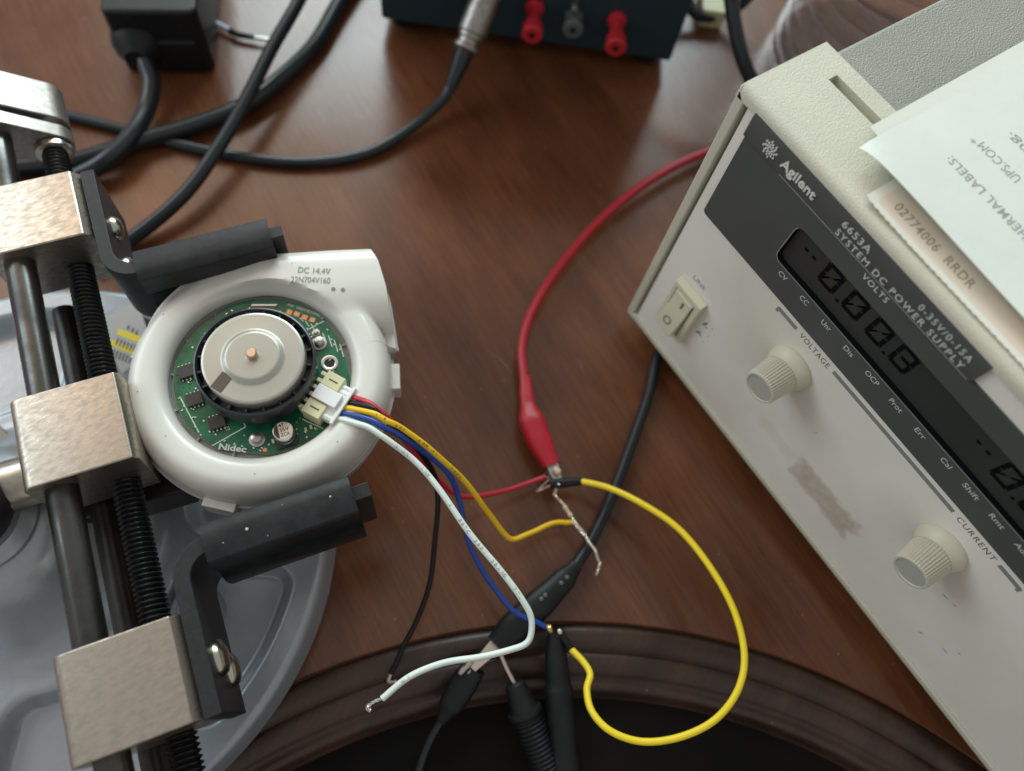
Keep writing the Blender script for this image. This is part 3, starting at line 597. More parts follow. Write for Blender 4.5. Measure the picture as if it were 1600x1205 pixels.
e0 = P(430, 413, 61) - FC; e1_ = P(583, 404, 61) - FC; dd = (e1_ - e0).xy.normalized(); dn = Vector((dd.y, -dd.x))
if dn.dot(Vector((-e0.x, -e0.y))) < 0: dn = -dn
def top_z(x, y, ro, r):
    u = (r - 35.6) / 6.6
    u = max(-1, min(1, u)); c = math.sqrt(max(0, 1 - abs(u) ** 2.5))
    ring = (57.5 + 10.0 * c) if u > 0 else (62.8 + 4.7 * c)
    q = Vector((x, y)) - e0.xy; ww = q.dot(dn); aa = q.dot(dd)
    k = (ww - 12.0) / 16.5; k = max(-1, min(1, k)); kk = abs(k) ** (4.0 if k < 0 else 2.4)
    duct = 56.5 + 13.2 * math.sqrt(max(0, 1 - kk)) - max(0, -4 - aa) * 0.16
    if r < 32: duct -= (32 - r) * 2.4
    dlt = duct - ring; s_ = 1.8                            # smooth maximum
    return max(ring, duct) + (max(0, s_ - abs(dlt)) ** 2) / (4 * s_)
m = MB(); NR = 30
def hs(i, j):
    t = TH[i]; ro = rout(t); ri = 29.0
    if j < NR:
        k = j / (NR - 1); k = 0.5 - 0.5 * math.cos(math.pi * k); r = ri + (ro - ri) * k
        z = top_z(r * math.cos(t), r * math.sin(t), ro, r)
        if j == NR - 1: z = min(z, 58.5)
        if j == NR - 2: z = min(z, 62.5)
        if j == NR - 3: z = min(z, 66.5)
    else:
        z = (57.0, 55.8, 55.6)[j - NR]; r = ro + (0.1, 0.1, -0.6)[j - NR]
    return (FC.x + r * math.cos(t), FC.y + r * math.sin(t), z)
m.grid(hs, len(TH), NR + 3, True); hsg = m.build('housing', 'white', bl, ang=42)
m = MB(); m.grid(lambda i, j: (FC.x + (rout(TH[i]) + (-0.5, 0.9, 0.9, -0.4, -1.2, -2.5)[j]) * math.cos(TH[i]), FC.y + (rout(TH[i]) + (-0.5, 0.9, 0.9, -0.4, -1.2, -2.5)[j]) * math.sin(TH[i]), (55.5, 55.4, 54.4, 54.0, 46, 44.5)[j]), len(TH), 6, True)
m.build('lower_housing', 'clear', bl, ang=40)
MB().lathe([(38, 44.6), (41, 45)], FC, n=64).build('bottom_plate', 'clear', bl)
MB().lathe([(29.0, 62.6), (28.7, 57), (28.0, 56)], FC, n=96, cap0=False, cap1=False).build('inner_wall', 'tray', bl)
MB().lathe([(28.9, 52), (28.9, 60.0)], FC, n=64).build('motor_tray', 'tray', bl)
for k in range(14):
    t = 2 * math.pi * k / 14 + .1; d = Vector((math.cos(t), math.sin(t), 0)); u = Vector((-d.y, d.x, 0))
    MB().box(24, 29.2, -0.4, 0.4, 58, 60.9, O=FC, X=d, Y=u).build('tray_rib', 'tray', bl)
# snap clips on the rim
def clip(px, ln=11.0, wd=2.4):
    p = P(*px, 55) - FC; d = Vector((p.x, p.y, 0)).normalized(); u = Vector((-d.y, d.x, 0)); r_ = rout(math.atan2(d.y, d.x))
    MB().box(-0.6, wd, -ln / 2, ln / 2, 49, 57.2, O=FC + d * (r_ + 0.2), X=d, Y=u).build('snap_clip', 'white', bl, bevel=0.4)
clip((613, 592), 9.5); clip((342, 798), 10.5); clip((204, 545), 8)
# laser marking on the housing
def hz(x, y):
    q = Vector((x - FC.x, y - FC.y)); r = q.length; return top_z(q.x, q.y, rout(math.atan2(q.y, q.x)), r)
zt_ = 69.0
def housetext(name, txt, bl_px, br_px, h, par=None):
    a = P(*bl_px, zt_); b = P(*br_px, zt_); X = (b - a); ln = X.length; X.normalize(); Y = ZA.cross(X)
    drape(text(MB(), txt, a, X, Y, ln, h), hz, 0.22).build(name, 'print_g', hsg)
housetext('rating_marking', 'DC 14.4V', (466, 428), (516, 431), 2.3)
housetext('serial_marking', '22N704V160', (455, 443), (516, 445), 2.3)
for u, v in ((521, 453), (536, 454)):
    p = P(u, v, zt_); m = MB(); n = 16; m.add([(p.x, p.y, hz(p.x, p.y) + .1)] + [(p.x + .72 * math.cos(2 * math.pi * k / n), p.y + .72 * math.sin(2 * math.pi * k / n), hz(p.x + .72 * math.cos(2 * math.pi * k / n), p.y + .72 * math.sin(2 * math.pi * k / n)) + .1) for k in range(n)], [(0, 1 + k, 1 + (k + 1) % n) for k in range(n)]).build('marking_dot', 'print_g', hsg)
# circuit board: disc with flats
ZP = 62.0
zx = [(285, 450), (340, 385), (400, 330), (480, 272), (540, 250), (600, 240), (700, 243), (770, 258), (830, 285), (905, 340), (950, 400), (990, 500), (1015, 580), (1018, 640), (985, 720), (930, 780),
      (850, 840), (760, 880), (660, 903), (560, 893), (440, 878), (400, 855), (345, 815), (300, 768), (265, 695), (247, 610), (255, 520)]
bd = [tuple(P(180 + x * .365, 380 + y * .365, ZP).xy) for x, y in zx]
bd = [tuple(FC.xy + (Vector(q) - FC.xy).normalized() * min(28.5, (Vector(q) - FC.xy).length)) for q in bd]
pc = MB().prism(bd, ZP - 1.2, ZP).build('circuit_board', 'pcb', bl, ang=30)
MB().prism([(FC.x + (x - FC.x) * 1.004, FC.y + (y - FC.y) * 1.004) for x, y in bd], ZP - 1.3, ZP - 0.12).build('board_edge', 'pcbedge', pc)
def pline(name, pts, wd, mt='silk', lift=.05):
    m = MB()
    for (a, b) in zip(pts, pts[1:]):
        a = P(*a, ZP); b = P(*b, ZP); d = (b - a).normalized(); n_ = ZA.cross(d) * wd / 2
        m.add([a - n_ + ZA * lift, a + n_ + ZA * lift, b + n_ + ZA * lift, b - n_ + ZA * lift], [(0, 1, 2, 3)])
    m.build(name, mt, pc)
pline('silkscreen_line', [(281, 620), (311, 676)], .35); pline('silkscreen_line', [(331, 697), (384, 667), (376, 652)], .35); pline('silkscreen_line', [(480, 516), (506, 502)], .35)
pline('silkscreen_line', [(472, 655), (505, 670)], .35); pline('silkscreen_line', [(468, 640), (495, 590)], .25)
for k in range(10):
    u = 285 + 22 * random.random() * 2; pline('copper_trace', [(450 + 9 * k, 480 + 6 * k + 6 * random.random()), (456 + 9 * k, 486 + 8 * k)], .3, 'silk')
for (u, v) in ((452, 488), (464, 491), (476, 496), (488, 500)):
    p = P(u, v, ZP + .05); d = (P(488, 500, ZP) - P(452, 488, ZP)).normalized(); MB().box(-.95, .95, -.85, .85, .03, .10, O=p, X=d, Y=ZA.cross(d)).build('test_pad', 'copper', pc)
p = P(414, 703, ZP); MB().cyl((p.x, p.y, ZP), ZA, .7, .08, 14).build('test_pad', 'copper', pc)
def pcbtext(txt, a, b, h, lift=.06, bold=0.0):
    a = P(*a, ZP); b = P(*b, ZP); X = b - a; ln = X.length; X.normalize(); text(MB(), txt, a + ZA * lift, X, ZA.cross(X), ln, h, 0, bold).build('board_lettering', 'silk', pc)
pcbtext('Nidec', (341, 702), (384, 707), 2.0, bold=0.03); pcbtext('VDD', (462, 482), (474, 486), .9); pcbtext('GND', (487, 490), (499, 495), .9)
pcbtext('+', (489, 671), (495, 674), 1.2); pcbtext('FIK', (449, 478), (459, 481), .9); pcbtext('FID', (475, 486), (486, 490), .9)
m = MB()
for k in range(11):                          # fine pitch leads along the upper edge
    a = P(395 + k * 3.6, 477.5, ZP); m.box(-.2, .2, -.5, .5, .05, .35, O=a)
m.build('chip_leads', 'solder', pc)
def chip(u, v, l_=5.0, w_=4.4):
    c_ = P(u, v, ZP + .8); d = (P(u + 60, v - 20, ZP) - P(u, v, ZP)).normalized(); n_ = ZA.cross(d)
    b = MB().box(-l_ / 2, l_ / 2, -w_ / 2, w_ / 2, .15, 1.5, O=Vector((c_.x, c_.y, ZP)), X=d, Y=n_).build('transistor', 'chip', pc, bevel=.12)
    m = MB()
    for q in range(4):
        for s_ in (-1, 1): m.box(-.22, .22, -.35, .35, .04, .7, O=Vector((c_.x, c_.y, ZP)) + d * (-1.8 + 1.2 * q) + n_ * s_ * (w_ / 2 + .3), X=d, Y=n_)
    m.build('transistor_leads', 'solder', b)
chip(291, 581); chip(304, 624); chip(339, 660)
m = MB()
for k in range(110):                         # scattered tiny chip resistors and vias
    t = random.random() * 6.28; r_ = 20.3 + 6.6 * random.random(); p = FC + Vector((r_ * math.cos(t), r_ * math.sin(t), ZP)); a = random.choice((0.3, 1.87))
    d = Vector((math.cos(a), math.sin(a), 0)); m.box(-.35, .35, -.2, .2, 0, .3, O=p, X=d, Y=ZA.cross(d))
m.build('tiny_components', 'solder', pc).kind('stuff')
for (u, v) in ((505, 612), (427, 690), (478, 672), (486, 668), (487, 640), (492, 648)):
    p = P(u, v, ZP); MB().box(-.7, .7, -.4, .4, .02, .6, O=p, X=E1, Y=E2).build('chip_component', 'cream', pc, bevel=.08)
m = MB()
for k in range(70):
    t = 2.4 + 2.2 * random.random() if k < 45 else random.random() * 6.28; r_ = 20 + 7 * random.random(); p = FC + Vector((r_ * math.cos(t), r_ * math.sin(t), ZP)); m.lathe([(.24, .03), (.02, .05)], p, n=7, cap0=False)
m.build('via_holes', 'thread', pc).kind('stuff')
for (x, y) in ((-37, 6), (-33, -17), (-12, -35), (6, -34), (31, -17), (35, 9), (-28, 27), (-20, 36), (26, 22)):
    q_ = FC + Vector((x, y, 0)); MB().lathe([(.22, .02), (.02, .1)], (q_.x, q_.y, hz(q_.x, q_.y) + .03), n=7, cap0=False).build('dust_fleck', 'print_g', hsg)
# rotor
MB().lathe([(17.0, 64.6), (18.4, 65.0), (18.75, 66), (18.75, 73.2), (18.5, 73.9), (18.0, 74.1), (17.6, 73.2), (17.3, 71)], FC, n=72, cap1=False).build('rotor_ring', 'magnet', bl)
MB().lathe([(17.2, 70.5), (15, 70.8)], FC, n=48).build('rotor_gap', 'magnet', bl)
for k in range(20):
    t = 2 * math.pi * k / 20; d = Vector((math.cos(t), math.sin(t), 0)); MB().box(15.6, 17.5, -.35, .35, 71, 73.4, O=FC, X=d, Y=ZA.cross(d)).build('rotor_rib', 'magnet', bl)
rt = MB().lathe([(15.9, 71), (15.85, 75.4), (15.6, 75.85), (15.2, 76.05), (14.9, 76.1), (14.6, 76.1), (10.0, 76.1), (9.7, 76.12), (9.4, 76.25), (8.4, 77.1), (8.0, 77.27), (7.7, 77.3), (7.4, 77.3), (2.4, 77.3), (2.2, 77.3), (2.0, 77.2), (0.05, 77.2)], FC, n=96).build('rotor_cup', 'rotor', bl, ang=30)
MB().lathe([(1.55, 77), (1.55, 79.0), (1.3, 79.3), (0.05, 79.3)], FC, n=24).build('rotor_shaft', 'shaft', bl)
d = (P(358, 582, 76.2) - P(334, 612, 76.2)).normalized(); c_ = P(346, 597, 76.2)
MB().box(-3.0, 3.0, -1.9, 1.9, 0, .12, O=(c_.x, c_.y, 76.16), X=d, Y=ZA.cross(d)).build('rotor_mark', 'tape', bl)
# screws, hole, capacitor
def post(u, v, r_, h): 
    p = P(u, v, ZP); MB().lathe([(r_ * 1.5, 0), (r_ * 1.45, .4), (r_, .5), (r_ * .97, h), (r_ * .7, h + .35), (0.05, h + .4)], (p.x, p.y, ZP), n=22).build('stake_pin', 'steel', pc)
post(499, 537, 1.75, 2.2); post(402, 687, 1.75, 2.2); post(494, 521, .9, .8)
p = P(515, 568, ZP); MB().lathe([(2.9, 0), (2.8, .4), (2.2, .5), (1.75, .35), (1.6, .02)], (p.x, p.y, ZP), n=28, cap1=False).build('plated_hole', 'solder', pc); MB().cyl((p.x, p.y, ZP), ZA, 1.65, .05, 24).build('hole_shadow', 'thread', pc)
p = P(447, 683, ZP); CP = Vector((p.x, p.y, ZP))
cp = MB().lathe([(3.0, 0.8), (3.25, 1.2), (3.25, 2.2), (3.05, 2.6), (3.25, 3.0), (3.25, 5.9), (3.05, 6.25), (2.85, 6.3), (0.05, 6.3)], CP, n=40).build('capacitor', 'solder', pc)
cb = MB().prism([(-3.5, -3.5), (3.5, -3.5), (3.5, 2.3), (2.3, 3.5), (-2.3, 3.5), (-3.5, 2.3)], 0.02, .85, O=CP, X=E1, Y=E2).build('capacitor_base', 'chip', pc)
X_ = (P(465, 664, 68) - P(436, 672, 68)).normalized(); Y_ = ZA.cross(X_)
n = 40; MB().add([CP + ZA * 6.34 + X_ * 2.8 * math.cos(2 * math.pi * k / n) + Y_ * 2.8 * math.sin(2 * math.pi * k / n) for k in range(n)], [tuple(range(n))]).build('capacitor_top', 'captop', cp)
ar = [(2.78 * math.cos(t), 2.78 * math.sin(t)) for t in [math.radians(118 + 124 * k / 16) for k in range(17)]]
MB().add([CP + ZA * 6.38 + X_ * a + Y_ * b for a, b in ar], [tuple(range(17))]).build('capacitor_polarity_mark', 'capdark', cp)
for s_, y, wd in (('47', 1.25, 1.7), ('35V', -.35, 2.9), ('ZCA', -1.95, 2.9)):
    text(MB(), s_, CP + ZA * 6.4 + X_ * -0.95 + Y_ * y, X_, Y_, wd, 1.15, 0, .01).build('capacitor_lettering', 'capdark', cp)
# connector: header on the board with the mating plug
CX = (P(551, 607, 67) - P(505, 582, 67)).normalized(); CX.z = 0; CX.normalize(); CY = ZA.cross(CX)   # CX points out along the wires
CO = P(506, 618, 67.5); CO.z = 0; Q = 1.16
def cbx(m, x0, x1, y0, y1, z0_, z1_): return m.box(x0 * Q, x1 * Q, y0 * Q, y1 * Q, ZP + z0_, ZP + z1_, O=CO, X=CX, Y=CY)
hd = MB(); cbx(hd, -2.7, 2.8, 2.4, 6.9, 0, 6.6); cbx(hd, -2.7, 2.8, -6.9, -2.4, 0, 6.6); cbx(hd, -2.7, 2.2, -2.4, 2.4, 0, 5.0)
hd = hd.build('connector_header', 'cream', bl, bevel=.25)
for k in range(6): cbx(MB(), -4.4, -2.6, -5.6 + 2.24 * k - .55, -5.6 + 2.24 * k + .55, 0, 5.6).build('header_tooth', 'cream', hd, bevel=.15)
for y in (4.6, -4.6): cbx(MB(), -1.2, 1.6, y - .22, y + .22, 6.5, 6.64).build('header_slot', 'print_d', hd)
pg = cbx(MB(), -2.6, 5.0, -2.2, 2.2, 4.7, 7.3).build('connector_plug', 'plug', bl, bevel=.3)
m = MB(); cbx(m, 2.4, 5.8, -5.6, 5.6, 1.9, 5.6); m.build('plug_body', 'plug', pg, bevel=.3)
cbx(MB(), 5.7, 6.7, -6.2, 6.2, 1.6, 6.3).build('plug_flange', 'plug', pg, bevel=.3)
for y in (-4.8, -3.3, 3.3, 4.8): MB().cyl(CO + CX * 2.4 * Q + CY * y * Q + ZA * (ZP + 5.0), CX, .85, 4.2, 12).build('plug_tube', 'plug', pg)

# ------------------------------------------------------------------ wires
def wire(name, pts, r, mt, lab, cat='wire', n=12, grp=None, seg=10):
    t = thing(name, lab, cat, pts[0], grp); sp = spline(pts, seg); k0 = random.random() * 9
    for i in range(8, len(sp) - 4): sp[i] = sp[i] + Vector((math.sin(i * .31 + k0), math.sin(i * .23 + 2 * k0), 0)) * (.22 + .14 * math.sin(i * .11 + k0))
    MB().tube(sp, r, n).build('insulation', mt, t, ang=70); return t, sp
def PZ(l): return [P(u, v, z) for u, v, z in l]
def exitp(k): return CO + CX * 7.2 + CY * (4.3 - 2.15 * k) + ZA * (ZP + 4.2)
def strand(par, pts, r=.28, n=6, name='bare_strands', twist=3, mt='bare'):
    sp = spline(pts, 20); m = MB(); ac = [0]
    for a, b in zip(sp, sp[1:]): ac.append(ac[-1] + (b - a).length)
    for q in range(twist):
        pp = []
        for i, p in enumerate(sp):
            a = (sp[min(i + 1, len(sp) - 1)] - sp[max(i - 1, 0)]).normalized(); u, v_, _ = frame(a); t = ac[i] * 1.5 + q * 2.094; pp.append(p + (u * math.cos(t) + v_ * math.sin(t)) * r * .75)
        m.tube(pp, r, 6)
    m.build(name, mt, par)
WR = 0.98
w1, _ = wire('wire', [exitp(0)] + PZ([(578, 630, 68.3), (595, 644, 68), (612, 660, 65.5), (640, 697, 56), (668, 733, 44), (700, 764, 30), (735, 777, 20), (780, 769, 14), (820, 757, 11), (852, 745, 10)]), WR, 'wred', 'thin red wire from the blower connector to the red clip')
strand(w1, PZ([(850, 746, 10), (858, 748, 9), (845, 762, 8), (838, 768, 6), (852, 762, 7), (866, 756, 8)]), .22)
w2, _ = wire('wire', [exitp(1)] + PZ([(580, 637, 68.8), (600, 652, 68), (622, 669, 65), (652, 700, 57), (675, 735, 46), (683, 772, 36), (682, 835, 25), (672, 905, 17), (652, 968, 11), (628, 1015, 8), (611, 1053, 5)]), WR, 'wblack', 'thin black wire hanging from the blower connector with a free stripped end')
strand(w2, PZ([(611, 1052, 5), (607, 1064, 4), (612, 1066, 3), (620, 1064, 3)]), .35)
w3, _ = wire('wire', [exitp(2)] + PZ([(583, 646, 69), (605, 657, 68.6), (628, 670, 66), (668, 698, 60), (705, 732, 52), (738, 768, 42), (765, 802, 32), (785, 832, 24), (802, 843, 20), (828, 833, 17), (858, 820, 14), (893, 816, 11)]), WR, 'wyel', 'amber yellow wire with black print from the blower connector to the resistor lead')
w4, _ = wire('wire', [exitp(3)] + PZ([(578, 656, 68.6), (600, 668, 68), (625, 682, 65), (665, 707, 57), (700, 740, 48), (718, 785, 38), (732, 845, 30), (758, 900, 24), (790, 942, 20), (822, 965, 18), (856, 981, 16)]), WR, 'wblue', 'blue wire from the blower connector to a black probe hook')
w5, s5 = wire('wire', [exitp(4)] + PZ([(570, 666, 69), (592, 679, 69), (612, 692, 68), (650, 722, 65), (690, 772, 64), (735, 832, 62), (780, 890, 60), (815, 936, 58), (831, 968, 56), (825, 1000, 54), (797, 1017, 53), (750, 1025, 53), (690, 1038, 52), (640, 1057, 52), (597, 1092, 51)]), WR * 1.02, 'wwhite', 'white wire with grey print curling from the blower connector to a free end')
strand(w5, PZ([(598, 1091, 51), (588, 1095, 51), (577, 1101, 50.5), (574, 1106, 50), (579, 1111, 50)]), .38, mt='solder')
def wireprint(par, sp, segs, mt, h=1.05, r=WR):
    acc = [0]; 
    for a, b in zip(sp, sp[1:]): acc.append(acc[-1] + (b - a).length)
    def at(d):
        for i in range(len(sp) - 1):
            if acc[i + 1] >= d:
                k = (d - acc[i]) / max(1e-6, acc[i + 1] - acc[i]); return sp[i].lerp(sp[i + 1], k), (sp[i + 1] - sp[i]).normalized()
        return sp[-1], (sp[-1] - sp[-2]).normalized()
    m = MB()
    for txt, frac, adv in segs:
        d = acc[-1] * frac
        for ch in txt:
            if ch != ' ':
                p, a = at(d); tocam = (CAM - p).normalized(); y = tocam.cross(a).normalized(); nn_ = a.cross(y)
                vs, fs = glyphs(ch, .02); x0 = min(v[0] for v in vs)
                m.add([p + a * (v[0] - x0) * h / .7 + y * (v[1] / .7 * h - h / 2) + nn_ * (math.sqrt(max(0.02, (r * 1.03) ** 2 - (v[1] / .7 * h - h / 2) ** 2)) + .03) for v in vs], fs)
            d += adv
    m.build('wire_print', mt, par)
wireprint(w5, s5, [('AIAN', .15, 1.45), ('AWM', .225, 1.45), ('1', .29, 1.5), ('A', .325, 1.5), ('80\u00b0C', .365, 1.4), ('300V', .42, 1.4), ('28AWG', .475, 1.4), ('FTL', .55, 1.5), ('VW-1', .93, 1.4)], 'ink')
wireprint(w3, spline([exitp(2)] + PZ([(583, 646, 69), (605, 657, 68.6), (628, 670, 66), (668, 698, 60), (705, 732, 52), (738, 768, 42), (765, 802, 32), (785, 832, 24), (802, 843, 20), (828, 833, 17), (858, 820, 14), (893, 816, 11)]), 10),
          [('AIR 1007', .10, 1.4), ('AWM 80\u00b0', .24, 1.6), ('300V', .38, 1.6)], 'print_d', .9)
# twisted lead with a small resistor
rl = thing('resistor', 'twisted bare lead with a tiny tan resistor below the red clip', 'resistor', P(868, 768, 10))
strand(rl, PZ([(868, 756, 11), (868, 768, 10), (866, 773, 10), (875, 783, 10), (882, 790, 10)]), .34, name='lead')
a, b = P(881, 790, 10), P(893, 808, 10); MB().lathe([(.5, 0), (1.0, .4), (1.05, 1.1), (.8, 1.6), (.8, (b - a).length - 1.6), (1.0, (b - a).length - 1.0), (1.0, (b - a).length - .4), (.5, (b - a).length)], a, b - a, 16).build('resistor_body', 'resist', rl)
strand(rl, PZ([(892, 806, 10), (898, 816, 11), (905, 824, 11), (912, 832, 12), (919, 846, 13), (930, 860, 14), (934, 874, 14), (937, 880, 14), (934, 892, 14), (931, 898, 13)]), .36, name='lead')
m = MB()
for k in range(26):
    pass
wr = spline(PZ([(894, 815, 11), (900, 820, 11), (906, 828, 11.5), (913, 835, 12)]), 12)
m.tube([p + Vector((math.cos(i * 1.2), math.sin(i * 1.2), math.cos(i * 1.2 + 1))) * .55 for i, p in enumerate(wr)], .33, 6).build('wrapped_strand', 'bare', rl)
# bright yellow jumper with black sleeve
jw = thing('jumper_wire', 'long bright yellow jumper wire curving in a loop, black sleeve on its end', 'wire', P(905, 753, 11))
MB().tube(spline(PZ([(903, 751, 11), (950, 762, 15), (1003, 787, 20), (1060, 826, 24), (1108, 884, 27), (1146, 952, 29), (1163, 1022, 30), (1153, 1078, 30), (1118, 1124, 30), (1065, 1151, 29), (1005, 1159, 27), (955, 1143, 25), (925, 1112, 22), (917, 1078, 19), (922, 1054, 17), (912, 1035, 15), (892, 1014, 13)]), 10), 1.22, 12).build('insulation', 'wyel2', jw, ang=70)
a, b = P(860, 756, 10.5), P(910, 752, 11.2)
m = MB(); m.tube([a.lerp(b, k / 8) for k in range(9)], lambda t: 1.95 if t < .55 else 1.95 - (t - .55) * 1.1, 14); m.build('heat_shrink_sleeve', 'rubber', jw)
p = P(873, 757, 12.6); MB().lathe([(.45, 0), (.3, .1), (.02, .12)], p, ZA, 8).build('solder_spot', 'solder', jw)
# red test lead
rt_ = thing('test_lead', 'red test lead with a red vinyl alligator clip', 'test lead', P(822, 600, 3))
MB().tube(spline(PZ([(1230, 205, 5), (1165, 220, 5), (1107, 237, 5.5), (1050, 262, 6), (990, 300, 7), (930, 352, 7), (874, 418, 7), (834, 482, 7.5), (816, 540, 8), (820, 598, 9)]), 10), 2.05, 16).build('cable', 'rcable', rt_, ang=70)
def boot(par, pts, prof, mt='boot', flat=0.75, name='boot'):
    sp = spline(PZ(pts), 8); m = MB(); n = 20; M_ = len(sp)
    def g(i, j):
        a = (sp[min(i + 1, M_ - 1)] - sp[max(i - 1, 0)]).normalized(); sd = ZA.cross(a).normalized(); up_ = a.cross(sd); t = i / (M_ - 1)
        for (ta, ra), (tb_, rb) in zip(prof, prof[1:]):
            if ta <= t <= tb_: r_ = ra + (rb - ra) * sm(ta, tb_, t); break
        th_ = 2 * math.pi * j / (n - 1); cx, sx_ = math.cos(th_), math.sin(th_); q = 3.0
        k = (abs(cx) ** q + abs(sx_) ** q) ** (-1 / q)
        return sp[i] + sd * (r_ * k * cx) + up_ * (r_ * k * sx_ * flat)
    m.grid(g, M_, n)
    m.add([sp[0], *[g(0, j) for j in range(n)]], [(0, j + 1, j + 2) for j in range(n - 1)])
    return m.build(name, mt, par, ang=50)
boot(rt_, [(821, 590, 9), (824, 625, 9.5), (832, 662, 10), (848, 700, 10), (862, 728, 10)], [(0, 2.4), (.28, 3.1), (.5, 5.4), (.62, 5.2), (1, 3.6)])
a, b = P(860, 722, 10), P(870, 748, 10)
d = (b - a).normalized(); sd = ZA.cross(d)
m = MB(); m.prism([(0, -2.6), (5, -2.2), (8.5, -1.6), (8.5, 1.6), (5, 2.2), (0, 2.6)], .5, 1.5, O=a, X=d, Y=sd); m.prism([(0, -2.6), (5, -2.2), (8, -1.5), (8, 1.5), (5, 2.2), (0, 2.6)], -2.2, -1.2, O=a, X=d, Y=sd)
m.build('clip_jaw', 'steel', rt_, bevel=.2)
p = P(871, 737, 12.5); MB().lathe([(1.35, -1.8), (1.45, 0), (1.2, 1.0), (.05, 1.2)], p, d + ZA * .2 + sd * .4, 14).build('resistor_bead', 'resist', rt_)
# black test lead with open clip near the recess
bt = thing('test_lead', 'black test lead running under the power supply, its black clip on the recess edge', 'test lead', P(890, 900, 4))
MB().tube(spline([Vector((40, 90, 4)), Vector((20, 60, 4)), Vector((14, 30, 4))] + PZ([(1032, 548, 4), (1014, 615, 4), (988, 690, 4.5), (955, 778, 5), (922, 848, 6), (893, 893, 7)]), 10), 2.35, 16).build('cable', 'cable', bt, ang=70)
boot(bt, [(900, 884, 7), (872, 915, 8), (838, 948, 9), (803, 980, 9), (775, 1008, 8)], [(0, 2.8), (.2, 4.6), (.5, 5.6), (.75, 5.6), (1, 4.2)], 'rubber', .8)
for q in ((886, 902, 11.5), (877, 911, 12), (852, 930, 13.4), (846, 936, 13.6)):
    MB().lathe([(.7, -.8), (.8, 0), (.1, .3)], P(*q), ZA, 8).build('clip_rivet', 'smoke', bt)
a, b = P(778, 1004, 8), P(738, 1046, 8); d = (b - a).normalized(); sd = ZA.cross(d); L_ = (b - a).length
m = MB(); m.prism([(-3, -2.9), (L_ * .5, -2.0), (L_, -1.3), (L_, 1.3), (L_ * .5, 2.0), (-3, 2.9)], .6, 1.4, O=a, X=d, Y=sd); m.prism([(-3, -2.9), (L_ * .5, -2.0), (L_, -1.3), (L_, 1.3), (L_ * .5, 2.0), (-3, 2.9)], -2.4, -1.6, O=a, X=d, Y=sd)
m.build('clip_jaw', 'bare', bt, bevel=.2)
# second black clip lead
ct = thing('test_lead', 'short black alligator clip biting the brass jaw, its wire running off below', 'test lead', P(700, 1100, -4))
boot(ct, [(741, 1043, 6), (726, 1066, 4), (708, 1096, 2), (688, 1128, -1)], [(0, 4.3), (.35, 5.0), (.7, 4.5), (.9, 2.6), (1, 1.8)], 'rubber', .85)
MB().tube(spline(PZ([(694, 1118, -1), (678, 1145, -4), (662, 1180, -7), (650, 1225, -8.5), (640, 1300, -9)]), 8), 1.5, 12).build('cable', 'cable', ct, ang=70)
m = MB()
for (u, v, z) in ((722, 1048, 9), (730, 1040, 9.5), (735, 1048, 8)):
    m.lathe([(.9, -1.5), (1.3, 0), (1.2, 2.5), (.4, 3.4)], P(u, v, z), (P(745, 1025, 9) - P(722, 1055, 9)), 12)
m.build('clip_jaw', 'steel', ct)
# oscilloscope probe with ribbed strain relief
pr_ = thing('oscilloscope_probe', 'black probe with thin metal tip and ribbed grip lying in the recess', 'probe', P(830, 1120, -6))
MB().tube(PZ([(783, 1024, 9), (792, 1045, 8), (804, 1068, 7)]), .75, 10).build('probe_tip', 'bare', pr_)
a, b = P(803, 1066, 6.5), P(868, 1240, -4); d = b - a; L_ = d.length
MB().lathe([(2.6, 0), (3.6, .8), (4.3, 4), (4.9, 9.5), (5.2, 10)], a, d, 28).build('probe_nose', 'rubber', pr_)
MB().lathe([(5.0, 9.6), (6.3, 10.2), (6.5, 11.2), (6.1, 12.4), (5.3, 13)], a, d, 28).build('probe_collar', 'rubber', pr_)
pf = [(5.2, 12.8)]
for k in range(16): h = 13.6 + k * 1.6; r_ = 5.2 - k * .03; pf += [(r_, h), (r_ + .35, h + .25), (r_ + .35, h + .75), (r_, h + 1.0), (r_ - .3, h + 1.3)]
MB().lathe(pf + [(4.4, L_)], a, d, 28).build('ribbed_grip', 'rubber', pr_, ang=25)
# probe hook behind it
hk = thing('oscilloscope_probe', 'plain black probe hook standing behind the ribbed one with a gold tip', 'probe', P(872, 1080, -4))
a, b = P(866, 992, 12), P(884, 1215, -3); d = b - a; L_ = d.length
MB().lathe([(1.6, -1.5), (2.8, 1), (3.9, 6), (4.5, 15), (4.6, 17.5), (5.0, 18.2), (5.2, 19.5), (5.0, 22), (5.4, 30), (5.0, 33), (6.2, L_)], a, d, 26).build('hook_body', 'rubber', hk)
MB().lathe([(1.1, -1.8), (1.3, 0), (.9, .9), (.05, 1.1)], P(858, 981, 17), P(858, 975, 18) - P(866, 1000, 12), 12).build('hook_tip', 'gold', hk)
MB().tube(spline(PZ([(868, 1000, 13), (874, 985, 14), (880, 996, 13.5), (893, 1015, 13)]), 6), lambda t: 1.3, 10).build('hook_arm', 'rubber', hk)
MB().lathe([(.5, -.7), (.9, 0), (.05, .6)], P(875, 987, 15.2), ZA, 10).build('hook_rivet', 'solder', hk)

